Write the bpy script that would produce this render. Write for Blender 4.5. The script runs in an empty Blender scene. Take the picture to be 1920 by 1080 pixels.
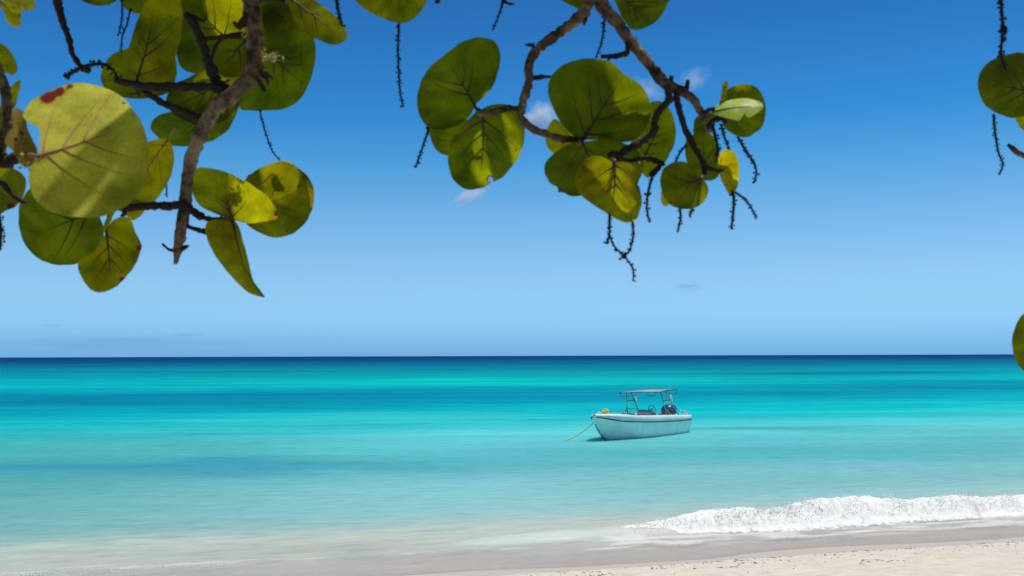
import bpy, math, random
import numpy as np
from mathutils import Vector, Matrix, noise as mnoise

random.seed(7); rng = np.random.default_rng(7)
R = math.radians
sc = bpy.context.scene
col = sc.collection

# ------------------------------------------------------------------ camera
F = 1866.7                       # focal length in pixels of the 1920 wide photograph (35 mm lens)
CAM = Vector((0, 0, 4.2))
M3 = (Matrix.Rotation(R(90 + 3.90), 3, 'X') @ Matrix.Rotation(-0.0031, 3, 'Z'))
cam = bpy.data.cameras.new('camera'); co = bpy.data.objects.new('camera', cam); col.objects.link(co)
cam.lens = 35; cam.sensor_width = 36; cam.clip_start = 0.05; cam.clip_end = 300000
co.matrix_world = Matrix.Translation(CAM) @ M3.to_4x4()
cam.dof.use_dof = True; cam.dof.focus_distance = 9.0; cam.dof.aperture_fstop = 6.7
sc.camera = co

# ------------------------------------------------------------------ light
SUN_EL, SUN_AZ = R(77), R(62)    # azimuth measured from straight ahead (+Y) towards the right (+X)
sun_dir = Vector((math.cos(SUN_EL) * math.sin(SUN_AZ), math.cos(SUN_EL) * math.cos(SUN_AZ), math.sin(SUN_EL)))
sl = bpy.data.lights.new('sun', 'SUN'); sl.energy = 4.3; sl.angle = R(0.53); sl.color = (1.0, 0.955, 0.885)
so = bpy.data.objects.new('sun', sl); col.objects.link(so)
so.rotation_euler = (-sun_dir).to_track_quat('-Z', 'Y').to_euler()
w = bpy.data.worlds.new('World'); sc.world = w; w.use_nodes = True
nt = w.node_tree; nt.nodes.clear()
def N(nt, typ, **kw):
    n = nt.nodes.new(typ)
    for k, v in kw.items():
        if k.startswith('i_'):
            k = k[2:]; k = int(k) if k.isdigit() else k.replace('_', ' ')
            n.inputs[k].default_value = v
        else: setattr(n, k, v)
    return n
def ramp(nt, stops, interp='LINEAR'):
    n = nt.nodes.new('ShaderNodeValToRGB'); cr = n.color_ramp; cr.interpolation = interp
    while len(cr.elements) < len(stops): cr.elements.new(0.5)
    for e, (p, c) in zip(cr.elements, stops):
        e.position = p; e.color = (*c, 1) if len(c) == 3 else c
    return n
sky = N(nt, 'ShaderNodeTexSky'); sky.sky_type = 'NISHITA'; sky.sun_disc = False
sky.sun_elevation = SUN_EL; sky.sun_rotation = SUN_AZ
sky.altitude = 0; sky.air_density = 1.0; sky.dust_density = 0.3; sky.ozone_density = 2.5
tc = N(nt, 'ShaderNodeTexCoord'); sx = N(nt, 'ShaderNodeSeparateXYZ')
nt.links.new(tc.outputs['Generated'], sx.inputs[0])
# deep tropical blue: a tint that depends on the height above the horizon only
SKY_STOPS = [(0.004, (0.26, 0.69, 1.51)), (0.014, (0.29, 0.70, 1.50)), (0.034, (0.40, 0.80, 1.40)), (0.054, (0.481, 0.821, 1.257)), (0.085, (0.546, 0.841, 1.168)),
             (0.135, (0.478, 0.813, 1.086)), (0.184, (0.285, 0.749, 1.038)), (0.233, (0.140, 0.625, 1.0)), (0.280, (0.128, 0.565, 0.93)), (0.324, (0.112, 0.49, 0.85)), (0.5, (0.10, 0.36, 0.60)), (1.0, (0.16, 0.42, 0.62))]
sr = ramp(nt, [(p, tuple(v * 0.66 for v in c)) for p, c in SKY_STOPS])
nt.links.new(sx.outputs['Z'], sr.inputs[0])
mul = N(nt, 'ShaderNodeMix', data_type='RGBA', blend_type='MULTIPLY'); mul.inputs[0].default_value = 1
nt.links.new(sky.outputs[0], mul.inputs[6]); nt.links.new(sr.outputs[0], mul.inputs[7])
sc_ = N(nt, 'ShaderNodeVectorMath', operation='SCALE'); sc_.inputs['Scale'].default_value = 1.17
nt.links.new(mul.outputs[2], sc_.inputs[0])
bg = N(nt, 'ShaderNodeBackground', i_Strength=0.15); out = N(nt, 'ShaderNodeOutputWorld')
nt.links.new(sc_.outputs[0], bg.inputs[0]); nt.links.new(bg.outputs[0], out.inputs[0])
sc.view_settings.view_transform = 'Standard'; sc.view_settings.look = 'None'
sc.view_settings.exposure = 0.0; sc.view_settings.gamma = 1.0
try: sc.view_settings.use_curve_mapping = False
except Exception: pass
sc.render.engine = 'CYCLES'
sc.cycles.max_bounces = 10; sc.cycles.transparent_max_bounces = 24; sc.cycles.volume_bounces = 2
sc.cycles.use_denoising = True
sc.cycles.sample_clamp_indirect = 6

# ------------------------------------------------------------------ helpers
def ray(px, py): return M3 @ Vector(((px - 960) / F, -(py - 540) / F, -1))
def P(px, py, d): return CAM + ray(px, py) * d            # the point seen at a pixel, d metres ahead
def G(px, py, z=0.0):                                     # the point of the level z seen at a pixel
    r = ray(px, py); return CAM + r * ((z - CAM.z) / r.z)
PXM = 1 / F                                               # metres per pixel at one metre
def lin(c): return tuple(((v / 255) / 12.92 if v <= 10 else ((v / 255 + 0.055) / 1.055) ** 2.4) for v in c)

def mesh_obj(name, verts, faces, mat=None, parent=None, smooth=True, attrs=None, uvs=None, kind=None):
    me = bpy.data.meshes.new(name)
    me.from_pydata([tuple(v) for v in verts] if not isinstance(verts, np.ndarray) else verts.tolist(), [], faces)
    if smooth: me.polygons.foreach_set('use_smooth', [True] * len(me.polygons))
    for k, (typ, data) in (attrs or {}).items():
        a = me.attributes.new(k, typ, 'POINT')
        a.data.foreach_set('color' if typ == 'FLOAT_COLOR' else 'value', np.asarray(data, dtype=np.float32).ravel())
    if mat: me.materials.append(mat)
    o = bpy.data.objects.new(name, me); col.objects.link(o)
    if parent: o.parent = parent
    if kind: o['kind'] = kind
    return o
def tag(o, label, cat=None, group=None, kind=None):
    if label: o['label'] = label
    if cat: o['category'] = cat
    if group: o['group'] = group
    if kind: o['kind'] = kind
    return o
def empty(name, loc, parent=None):
    o = bpy.data.objects.new(name, None); o.location = loc; o.empty_display_size = 0.2; col.objects.link(o)
    if parent: o.parent = parent
    return o

class MB:
    def __init__(s): s.v = []; s.f = []
    def add(s, v, f):
        b = len(s.v); s.v += [tuple(x) for x in v]; s.f += [tuple(i + b for i in q) for q in f]
    def tube(s, pts, rad, n=8, jit=0.0, caps=True):
        pts = [Vector(p) for p in pts]; m = len(pts)
        if not hasattr(rad, '__len__'): rad = [rad] * m
        v = []; f = []
        prev = None
        for i in range(m):
            t = (pts[min(i + 1, m - 1)] - pts[max(i - 1, 0)])
            if t.length < 1e-9: t = Vector((0, 0, 1))
            t.normalize()
            if prev is None:
                a = t.orthogonal().normalized()
            else:
                a = (prev - t * prev.dot(t))
                a = a.normalized() if a.length > 1e-6 else t.orthogonal().normalized()
            prev = a; b = t.cross(a)
            for k in range(n):
                an = 2 * math.pi * k / n
                r = rad[i] * (1 + (random.uniform(-jit, jit) if jit else 0))
                v.append(pts[i] + (a * math.cos(an) + b * math.sin(an)) * r)
        for i in range(m - 1):
            for k in range(n):
                f.append((i * n + k, i * n + (k + 1) % n, (i + 1) * n + (k + 1) % n, (i + 1) * n + k))
        if caps:
            f.append(tuple(range(n - 1, -1, -1))); f.append(tuple((m - 1) * n + k for k in range(n)))
        s.add(v, f)
    def box(s, c, d, bev=0.0, rot=None):
        c = Vector(c); x, y, z = [q / 2 for q in d]; b = min(bev, x * .9, y * .9, z * .9)
        if b <= 0:
            v = [Vector((i * x, j * y, k * z)) for i in (-1, 1) for j in (-1, 1) for k in (-1, 1)]
            f = [(0, 1, 3, 2), (4, 6, 7, 5), (0, 4, 5, 1), (2, 3, 7, 6), (0, 2, 6, 4), (1, 5, 7, 3)]
        else:
            v = []; idx = {}
            for i in (-1, 1):
                for j in (-1, 1):
                    for k in (-1, 1):
                        idx[i, j, k, 0] = len(v); v.append(Vector((i * x, j * (y - b), k * (z - b))))
                        idx[i, j, k, 1] = len(v); v.append(Vector((i * (x - b), j * y, k * (z - b))))
                        idx[i, j, k, 2] = len(v); v.append(Vector((i * (x - b), j * (y - b), k * z)))
            f = []
            cyc = [(-1, -1), (1, -1), (1, 1), (-1, 1)]
            for sg in (-1, 1):
                f.append(tuple(idx[sg, a, c2, 0] for a, c2 in cyc)); f.append(tuple(idx[a, sg, c2, 1] for a, c2 in cyc)); f.append(tuple(idx[a, c2, sg, 2] for a, c2 in cyc))
            for a in (-1, 1):
                for c2 in (-1, 1):
                    f.append((idx[a, c2, -1, 0], idx[a, c2, 1, 0], idx[a, c2, 1, 1], idx[a, c2, -1, 1]))
                    f.append((idx[a, -1, c2, 0], idx[a, 1, c2, 0], idx[a, 1, c2, 2], idx[a, -1, c2, 2]))
                    f.append((idx[-1, a, c2, 1], idx[1, a, c2, 1], idx[1, a, c2, 2], idx[-1, a, c2, 2]))
                    for k in (-1, 1): f.append((idx[a, c2, k, 0], idx[a, c2, k, 1], idx[a, c2, k, 2]))
        if rot is not None: v = [rot @ q for q in v]
        s.add([c + q for q in v], f)
    def blob(s, c, r, stretch=(1, 1, 1)):
        x, y, z = stretch
        v = [Vector(c) + Vector((a * x, b * y, d * z)) * r for a, b, d in ((1, 0, 0), (-1, 0, 0), (0, 1, 0), (0, -1, 0), (0, 0, 1), (0, 0, -1))]
        s.add(v, [(0, 2, 4), (2, 1, 4), (1, 3, 4), (3, 0, 4), (2, 0, 5), (1, 2, 5), (3, 1, 5), (0, 3, 5)])
    def build(s, name, mat=None, parent=None, smooth=True, kind=None):
        o = mesh_obj(name, s.v, s.f, mat, parent, smooth, kind=kind)
        import bmesh
        bm = bmesh.new(); bm.from_mesh(o.data); bmesh.ops.recalc_face_normals(bm, faces=bm.faces); bm.to_mesh(o.data); bm.free()
        return o

def catmull(pts, n=6, closed=False):
    pts = [tuple(p) for p in pts]; m = len(pts); outp = []
    rngi = range(m) if closed else range(m - 1)
    for i in rngi:
        if closed: p0, p1, p2, p3 = pts[i - 1], pts[i], pts[(i + 1) % m], pts[(i + 2) % m]
        else: p0, p1, p2, p3 = pts[max(i - 1, 0)], pts[i], pts[i + 1], pts[min(i + 2, m - 1)]
        for k in range(n):
            t = k / n
            outp.append(tuple(0.5 * (2 * b + (-a + c) * t + (2 * a - 5 * b + 4 * c - d) * t * t + (-a + 3 * b - 3 * c + d) * t ** 3) for a, b, c, d in zip(p0, p1, p2, p3)))
    if not closed: outp.append(pts[-1])
    return outp

# numpy value noise
_perm = rng.random((512, 512)).astype(np.float32)
def vnoise(x, y):
    xi = np.floor(x).astype(int); yi = np.floor(y).astype(int); fx = x - xi; fy = y - yi
    fx = fx * fx * fx * (fx * (fx * 6 - 15) + 10); fy = fy * fy * fy * (fy * (fy * 6 - 15) + 10)
    g = lambda i, j: _perm[i % 512, j % 512]
    return (g(xi, yi) * (1 - fx) + g(xi + 1, yi) * fx) * (1 - fy) + (g(xi, yi + 1) * (1 - fx) + g(xi + 1, yi + 1) * fx) * fy
def fbm(x, y, o=4, gain=0.5):
    s = 0; a = 1; tot = 0
    for i in range(o):
        s = s + a * vnoise(x * 2 ** i + 17.3 * i, y * 2 ** i + 9.1 * i); tot += a; a *= gain
    return s / tot
def sstep(a, b, x):
    t = np.clip((x - a) / (b - a), 0, 1); return t * t * (3 - 2 * t)

# ------------------------------------------------------------------ materials
def new_mat(name):
    m = bpy.data.materials.new(name); m.use_nodes = True; t = m.node_tree; t.nodes.clear()
    o = t.nodes.new('ShaderNodeOutputMaterial'); return m, t, o
def simple(name, c, rough=0.5, metal=0.0, spec=0.5, var=0.06, scale=8.0, bump=0.0):
    m, t, o = new_mat(name)
    p = N(t, 'ShaderNodeBsdfPrincipled'); p.inputs['Roughness'].default_value = rough; p.inputs['Metallic'].default_value = metal
    p.inputs['Specular IOR Level'].default_value = spec
    tcn = N(t, 'ShaderNodeTexCoord'); n = N(t, 'ShaderNodeTexNoise'); n.inputs['Scale'].default_value = scale; n.inputs['Detail'].default_value = 5
    t.links.new(tcn.outputs['Object'], n.inputs['Vector'])
    r = ramp(t, [(0.3, tuple(v * (1 - var) for v in c)), (0.7, tuple(min(1, v * (1 + var)) for v in c))])
    t.links.new(n.outputs[0], r.inputs[0]); t.links.new(r.outputs[0], p.inputs['Base Color'])
    if bump:
        b = N(t, 'ShaderNodeBump'); b.inputs['Strength'].default_value = bump; b.inputs['Distance'].default_value = 0.01
        t.links.new(n.outputs[0], b.inputs['Height']); t.links.new(b.outputs[0], p.inputs['Normal'])
    t.links.new(p.outputs[0], o.inputs[0]); return m

def leaf_material(name='sea_grape_leaf', r0=(0.050, 0.060, 0.0015), r1=(0.105, 0.115, 0.005), mixf=0.6, spec=0.14):
    m, t, o = new_mat(name)
    oi = N(t, 'ShaderNodeObjectInfo'); tcn = N(t, 'ShaderNodeTexCoord')
    n1 = N(t, 'ShaderNodeTexNoise'); n1.inputs['Scale'].default_value = 13; n1.inputs['Detail'].default_value = 4
    n2 = N(t, 'ShaderNodeTexNoise'); n2.inputs['Scale'].default_value = 60; n2.inputs['Detail'].default_value = 6; n2.inputs['Roughness'].default_value = 0.7
    n3 = N(t, 'ShaderNodeTexVoronoi'); n3.feature = 'DISTANCE_TO_EDGE'; n3.inputs['Scale'].default_value = 130
    for n in (n1, n2, n3): t.links.new(tcn.outputs['Object'], n.inputs['Vector'])
    refl = ramp(t, [(0.3, r0), (0.7, r1)])
    tran = ramp(t, [(0.32, (0.155, 0.172, 0.001)), (0.68, (0.535, 0.530, 0.002))])
    t.links.new(n1.outputs[0], refl.inputs[0]); t.links.new(n1.outputs[0], tran.inputs[0])
    # reticulate veinlets
    vr = ramp(t, [(0.0, (0.80, 0.78, 0.8)), (0.12, (1, 1, 1))]); t.links.new(n3.outputs[0], vr.inputs[0])
    fr = ramp(t, [(0.30, (0.82, 0.82, 0.82)), (0.65, (1.08, 1.08, 1.08))]); t.links.new(n2.outputs[0], fr.inputs[0])
    def mulc(a, b, fac=1.0, mode='MULTIPLY'):
        x = N(t, 'ShaderNodeMix', data_type='RGBA', blend_type=mode)
        if isinstance(fac, float): x.inputs[0].default_value = fac
        else: t.links.new(fac, x.inputs[0])
        for s_, i in ((a, 6), (b, 7)):
            if isinstance(s_, tuple): x.inputs[i].default_value = (*s_, 1)
            else: t.links.new(s_, x.inputs[i])
        return x.outputs[2]
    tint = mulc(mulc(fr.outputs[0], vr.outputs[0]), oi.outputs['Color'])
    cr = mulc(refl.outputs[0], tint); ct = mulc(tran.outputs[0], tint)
    # red brown blotches and rim
    at = N(t, 'ShaderNodeAttribute', attribute_name='blotch'); ad = N(t, 'ShaderNodeMath', operation='MULTIPLY_ADD')
    t.links.new(n2.outputs[0], ad.inputs[0]); ad.inputs[1].default_value = 0.5
    t.links.new(at.outputs['Fac'], ad.inputs[2])
    br = ramp(t, [(0.70, (0, 0, 0)), (0.82, (1, 1, 1))]); t.links.new(ad.outputs[0], br.inputs[0])
    core = ramp(t, [(0.8, (0.23, 0.030, 0.022)), (1.15 / 1.2, (0.10, 0.02, 0.015))]); t.links.new(ad.outputs[0], core.inputs[0])
    cr = mulc(cr, core.outputs[0], br.outputs[0], 'MIX'); ct = mulc(ct, (0.20, 0.02, 0.01), br.outputs[0], 'MIX')
    # small dark specks
    v2 = N(t, 'ShaderNodeTexVoronoi'); v2.inputs['Scale'].default_value = 26; t.links.new(tcn.outputs['Object'], v2.inputs['Vector'])
    sp = ramp(t, [(0.03, (0.25, 0.2, 0.15)), (0.09, (1, 1, 1))]); t.links.new(v2.outputs['Distance'], sp.inputs[0])
    cr = mulc(cr, sp.outputs[0], 0.8); ct = mulc(ct, sp.outputs[0], 0.8)
    p = N(t, 'ShaderNodeBsdfPrincipled'); p.inputs['Roughness'].default_value = 0.38; p.inputs['Specular IOR Level'].default_value = spec
    t.links.new(cr, p.inputs['Base Color'])
    tr = N(t, 'ShaderNodeBsdfTranslucent'); t.links.new(ct, tr.inputs[0])
    b = N(t, 'ShaderNodeBump'); b.inputs['Strength'].default_value = 0.25; b.inputs['Distance'].default_value = 0.004
    t.links.new(n2.outputs[0], b.inputs['Height']); t.links.new(b.outputs[0], p.inputs['Normal'])
    ms = N(t, 'ShaderNodeMixShader'); ms.inputs[0].default_value = mixf
    t.links.new(p.outputs[0], ms.inputs[1]); t.links.new(tr.outputs[0], ms.inputs[2]); t.links.new(ms.outputs[0], o.inputs[0])
    return m
LEAF = leaf_material()
PALE_LEAF = leaf_material('pale_sunlit_leaf', (0.30, 0.315, 0.024), (0.62, 0.63, 0.09), 0.30, 0.10)  # lighter leaf copy: sun sheen put into the colour, also used for withered leaves
VEIN = simple('leaf_vein', (0.045, 0.010, 0.006), 0.6, scale=40, var=0.3)
VEIN_PALE = simple('pale_leaf_vein', (0.30, 0.10, 0.05), 0.6, scale=40, var=0.3)
TWIG = simple('dark_twig', (0.022, 0.012, 0.008), 0.9, scale=60, var=0.5, bump=0.5)
SPIKE = simple('dry_flower_spike', (0.010, 0.006, 0.005), 0.9, scale=80, var=0.5)
FLOWER = simple('pale_flower', (0.30, 0.27, 0.10), 0.7, scale=60, var=0.35)
BUD = simple('yellow_bud', (0.42, 0.36, 0.03), 0.6, scale=60, var=0.3)

def bark_material():
    m, t, o = new_mat('bark'); p = N(t, 'ShaderNodeBsdfPrincipled'); p.inputs['Roughness'].default_value = 0.9
    p.inputs['Specular IOR Level'].default_value = 0.2
    tcn = N(t, 'ShaderNodeTexCoord')
    n = N(t, 'ShaderNodeTexNoise'); n.inputs['Scale'].default_value = 15; n.inputs['Detail'].default_value = 6; n.inputs['Roughness'].default_value = 0.7
    n2 = N(t, 'ShaderNodeTexNoise'); n2.inputs['Scale'].default_value = 130; n2.inputs['Detail'].default_value = 6
    for q in (n, n2): t.links.new(tcn.outputs['Object'], q.inputs['Vector'])
    r = ramp(t, [(0.38, (0.032, 0.020, 0.013)), (0.50, (0.15, 0.108, 0.070)), (0.64, (0.34, 0.27, 0.19))])
    t.links.new(n.outputs[0], r.inputs[0])
    r2 = ramp(t, [(0.30, (0.62, 0.58, 0.54)), (0.55, (1, 1, 1))]); t.links.new(n2.outputs[0], r2.inputs[0])
    x = N(t, 'ShaderNodeMix', data_type='RGBA', blend_type='MULTIPLY'); x.inputs[0].default_value = 1
    t.links.new(r.outputs[0], x.inputs[6]); t.links.new(r2.outputs[0], x.inputs[7]); t.links.new(x.outputs[2], p.inputs['Base Color'])
    b = N(t, 'ShaderNodeBump'); b.inputs['Strength'].default_value = 0.7; b.inputs['Distance'].default_value = 0.006
    t.links.new(n2.outputs[0], b.inputs['Height']); t.links.new(b.outputs[0], p.inputs['Normal'])
    t.links.new(p.outputs[0], o.inputs[0]); return m
BARK = bark_material()

# ------------------------------------------------------------------ shore frame: s metres offshore, t metres along the shore
S0 = np.array((-0.92, 19.08)); ET = np.array((0.961, 0.2763)); ES = np.array((-0.2763, 0.961))
def st(x, y): return (x - S0[0]) * ES[0] + (y - S0[1]) * ES[1], (x - S0[0]) * ET[0] + (y - S0[1]) * ET[1]
def xy(s, t): return S0[0] + s * ES[0] + t * ET[0], S0[1] + s * ES[1] + t * ET[1]

# ------------------------------------------------------------------ sand
def sand_height(s, t):
    b = np.where(s < 0, 2.75 * (1 - np.exp(s * 0.062)), -np.minimum(s * 0.05, 0.2 + s * 0.02))
    b = np.maximum(b, -6.0)
    shore = 0.05 * (fbm(t * 0.25, s * 0.05, 3) - 0.5) * np.exp(-(s / 2.0) ** 2)
    dry = sstep(0.1, -0.7, s)
    lumps = (fbm(t * 2.2 + 40, s * 2.2, 4) - 0.5) * 0.055 + (fbm(t * 7.5, s * 7.5 + 11, 3) - 0.5) * 0.02
    return b + shore + dry * lumps + 0.03
def axis(dense0, dense1, step, far0, far1, grow=1.25):
    a = list(np.arange(dense0, dense1 + 1e-6, step)); d = step
    while a[-1] < far1: d *= grow; a.append(a[-1] + d)
    d = step; b = [a[0]]
    while b[-1] > far0: d *= grow; b.append(b[-1] - d)
    return np.array(b[:0:-1] + a)
sa = axis(-5.5, 1.0, 0.045, -400, 60); ta = axis(-5, 17, 0.06, -700, 700)
SS, TT = np.meshgrid(sa, ta, indexing='ij')
HH = sand_height(SS, TT)
# footprints and scuffs pressed into the dry sand
fp = np.zeros_like(HH)
for i in range(240):
    s0 = -abs(rng.normal(1.9, 1.3)) - 0.35; t0 = rng.uniform(-3, 16); a = rng.uniform(0.05, 0.11); b = a * rng.uniform(1.3, 2.4); an = rng.uniform(0, 6.28); dep = rng.uniform(0.012, 0.05)
    m = (np.abs(SS - s0) < 0.5) & (np.abs(TT - t0) < 0.5)
    u = (SS[m] - s0) * math.cos(an) + (TT[m] - t0) * math.sin(an); v = -(SS[m] - s0) * math.sin(an) + (TT[m] - t0) * math.cos(an)
    q = (u / a) ** 2 + (v / b) ** 2
    fp[m] += dep * (-np.exp(-q) + 0.55 * np.exp(-(np.sqrt(q) - 1.7) ** 2 * 5))
HH = HH + fp
XX, YY = xy(SS, TT)
def grid_faces(a, b):
    i = np.arange(a - 1)[:, None] * b + np.arange(b - 1)[None, :]
    return np.stack([i, i + b, i + b + 1, i + 1], -1).reshape(-1, 4).tolist()
def sand_material():
    m, t, o = new_mat('sand'); p = N(t, 'ShaderNodeBsdfPrincipled')
    at = N(t, 'ShaderNodeAttribute', attribute_name='wet'); tcn = N(t, 'ShaderNodeTexCoord')
    n = N(t, 'ShaderNodeTexNoise'); n.inputs['Scale'].default_value = 3.0; n.inputs['Detail'].default_value = 8; n.inputs['Roughness'].default_value = 0.65
    n2 = N(t, 'ShaderNodeTexNoise'); n2.inputs['Scale'].default_value = 55; n2.inputs['Detail'].default_value = 5; n2.inputs['Roughness'].default_value = 0.8
    for q in (n, n2): t.links.new(tcn.outputs['Object'], q.inputs['Vector'])
    dry = ramp(t, [(0.3, (0.54, 0.475, 0.39)), (0.55, (0.63, 0.57, 0.475)), (0.75, (0.68, 0.625, 0.53))]); t.links.new(n.outputs[0], dry.inputs[0])
    gr = ramp(t, [(0.3, (0.86, 0.85, 0.84)), (0.6, (1, 1, 1))]); t.links.new(n2.outputs[0], gr.inputs[0])
    x = N(t, 'ShaderNodeMix', data_type='RGBA', blend_type='MULTIPLY'); x.inputs[0].default_value = 1
    t.links.new(dry.outputs[0], x.inputs[6]); t.links.new(gr.outputs[0], x.inputs[7])
    wm = N(t, 'ShaderNodeMix', data_type='RGBA'); t.links.new(at.outputs['Fac'], wm.inputs[0]); t.links.new(x.outputs[2], wm.inputs[6])
    wm.inputs[7].default_value = (0.45, 0.40, 0.35, 1); t.links.new(wm.outputs[2], p.inputs['Base Color'])
    rr = N(t, 'ShaderNodeMapRange'); t.links.new(at.outputs['Fac'], rr.inputs[0]); rr.inputs[3].default_value = 0.95; rr.inputs[4].default_value = 0.7
    t.links.new(rr.outputs[0], p.inputs['Roughness']); p.inputs['Specular IOR Level'].default_value = 0.06
    b = N(t, 'ShaderNodeBump'); b.inputs['Strength'].default_value = 0.35; b.inputs['Distance'].default_value = 0.02
    t.links.new(n2.outputs[0], b.inputs['Height']); t.links.new(b.outputs[0], p.inputs['Normal'])
    t.links.new(p.outputs[0], o.inputs[0]); return m
wet = sstep(-0.35, -0.02, SS + 0.35 * (fbm(TT * 0.8, SS * 0.8 + 5, 3) - 0.5))
beach = mesh_obj('beach', np.stack([XX, YY, HH], -1).reshape(-1, 3), grid_faces(*SS.shape), sand_material(), attrs={'wet': ('FLOAT', wet)}, kind='structure')
tag(beach, 'pale sand beach with scuffed footprints at the water edge')

# ------------------------------------------------------------------ sea
rows = 640; cols = 460
inv = np.linspace(1 / 11.0, 1 / 60.0, 380)[:-1]; inv2 = np.linspace(1 / 60.0, 1 / 900.0, 240)
far = 1 / np.geomspace(950, 150000, 36)
rr_ = 1 / np.concatenate([inv, inv2, far]); aa = np.radians(np.concatenate([np.linspace(-75, -36, 30)[:-1], np.linspace(-36, 36, 430), np.linspace(36, 75, 30)[1:]]))
RR, AA = np.meshgrid(rr_, aa, indexing='ij')
WX, WY = RR * np.sin(AA), RR * np.cos(AA)
WS, WT = st(WX, WY)
# breaker height along the shore
HB = lambda t: np.interp(t, [2.6, 4.2, 5.2, 6.4, 7.9, 9.8, 11.5, 13, 15.6, 20, 27, 34], [0, .06, .17, .31, .45, .53, .48, .44, .38, .33, .16, 0])
def crest(t): return 3.75 + 0.5 * (fbm(t * 0.22 + 3, t * 0 + 2.5, 2) - 0.5)
# body colour: colour of the water by distance offshore (sand below shows through close in)
L10 = np.log10(np.maximum(WS, 0) + 1)
stops = [  # s, sRGB as it reads in daylight
    (0, (222, 214, 206)), (2.2, (221, 218, 210)), (4.5, (208, 218, 206)), (6, (184, 214, 206)), (8.5, (154, 208, 208)), (13, (134, 203, 206)), (19, (114, 197, 202)), (26, (104, 203, 206)), (34, (98, 211, 212)),
    (42, (58, 200, 202)), (52, (20, 192, 197)), (68, (0, 172, 186)), (85, (0, 158, 178)), (105, (0, 172, 184)), (135, (0, 184, 186)), (180, (0, 166, 176)), (260, (0, 146, 166)), (420, (0, 118, 150)),
    (800, (0, 84, 132)), (1500, (0, 66, 118)), (100000, (0, 60, 112))]
kx = np.log10(np.array([a for a, _ in stops]) + 1); kc = np.array([lin(c) for _, c in stops])
warp = (fbm(WT / (6 + 0.55 * np.maximum(WS, 0)) + 31, L10 * 6, 3) - 0.5) * 0.13
Lw = np.where(WS > 3, np.maximum(L10 + warp * np.clip((WS - 3) / 12, 0, 1), 0), L10)
C = np.stack([np.interp(Lw, kx, kc[:, i]) for i in range(3)], -1)
DIST = np.maximum(WY, 5); ANG = WX / DIST
def patch(px, py, hw, hh, soft=1.0):
    """soft edged patch of sea bed: centre and half sizes given where the photograph shows it"""
    g = G(px, py); d0 = g.y; a0 = g.x / g.y
    d1 = G(px, py - hh).y
    wd = math.log(d1 / d0); wa = hw / F
    wob = (fbm(WT / (0.10 * d0) + px, np.log(DIST) * 14, 4) - 0.5)
    q = np.abs((np.log(DIST) - math.log(d0) + wob * wd * 1.2) / wd) ** 2 + np.abs((ANG - a0 + 0.05 * wob) / wa) ** 3
    return np.exp(-q * soft)
def blend(mask, rgb, k):
    global C
    m = np.clip(mask * k, 0, 1)[..., None]; C = C * (1 - m) + np.array(lin(rgb)) * m
blend(patch(330, 744, 700, 13), (0, 126, 160), 0.8)
blend(patch(1050, 734, 800, 8), (0, 144, 170), 0.6)
blend(patch(80, 752, 200, 6), (0, 112, 150), 0.5)
blend(patch(650, 716, 380, 5), (0, 200, 194), 0.75)
blend(patch(1050, 712, 260, 3.5), (0, 205, 200), 0.6)
deep_vignette = (1 - sstep(-16, 2, WT - 0.25 * WS)) * sstep(4, 7, WS) * (1 - sstep(34, 48, WS))  # deeper water at left, plus lens vignette darkening put into the colour
C = C * (1 - deep_vignette[..., None] * np.array((0.34, 0.25, 0.28)))
mid = sstep(7, 10, WS) * (1 - sstep(22, 32, WS)) * sstep(2, 10, WT); C = C * (1 - 0.10 * mid[..., None])
blend(patch(300, 874, 640, 17), (62, 156, 174), 0.9)
blend(patch(1500, 850, 520, 12), (74, 182, 190), 0.5)
blend(patch(1600, 700, 300, 2.6), (0, 118, 150), 0.85)
blend(patch(1850, 722, 330, 9), (0, 130, 160), 0.65)
blend(patch(1560, 768, 420, 10), (0, 200, 200), 0.6)
blend(patch(1450, 803, 210, 5), (48, 166, 182), 0.65)
blend(patch(150, 800, 300, 7), (30, 178, 188), 0.5)
blend(patch(700, 785, 330, 8), (76, 212, 208), 0.6)
blend(patch(420, 692, 420, 3), (0, 150, 168), 0.5)
# fine streaks along the shore
st1 = fbm(WT / (1.5 + 0.06 * DIST), np.log(DIST) * 60, 4) - 0.5
st2 = fbm(WT / (6 + 0.2 * DIST) + 7, np.log(DIST) * 26, 4) - 0.5
farw = sstep(12, 55, WS); C = C * (1 + (0.10 + 0.28 * farw) * st1 + (0.14 + 0.24 * farw) * st2)[..., None]
# swash: pale ripples, foam sheets
wobT = 1.1 * (fbm(WT * 0.16 + 9, WT * 0 + 4, 3) - 0.5)
sw = WS + wobT
def band(c, wfront, wback, x): return np.where(x < c, np.exp(-((x - c) / wfront) ** 2), np.exp(-((x - c) / wback) ** 2))
lace = fbm(WT * 1.1, WS * 4.5, 5)
leftside = 1 - sstep(5, 8, WT)
b1 = band(5.2, 0.8, 0.9, sw) * np.clip(0.25 + 1.5 * (lace - 0.28), 0, 1) * (1 - sstep(2.0, 7.0, WT) * 0.6)
b2 = band(2.55, 0.09, 0.75, WS + 0.5 * wobT) * np.clip(0.45 + 1.4 * (lace - 0.3), 0, 1) * (1 - sstep(1.0, 4.0, WT))
b3 = band(3.4, 0.7, 1.2, WS + .4 * wobT) * sstep(-2.0, 1.5, WT) * (1 - sstep(6.5, 9.0, WT)) * 0.9
front = sstep(1.3, 2.2, WS + 0.6 * (lace - 0.5)) * (1 - sstep(3.6, 4.2, WS)) * sstep(1.0, 4.5, WT) * np.clip(0.55 + 1.5 * (lace - 0.3), 0, 1)
back = band(4.4, 0.5, 0.8, WS) * sstep(9.5, 12.5, WT)
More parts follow.
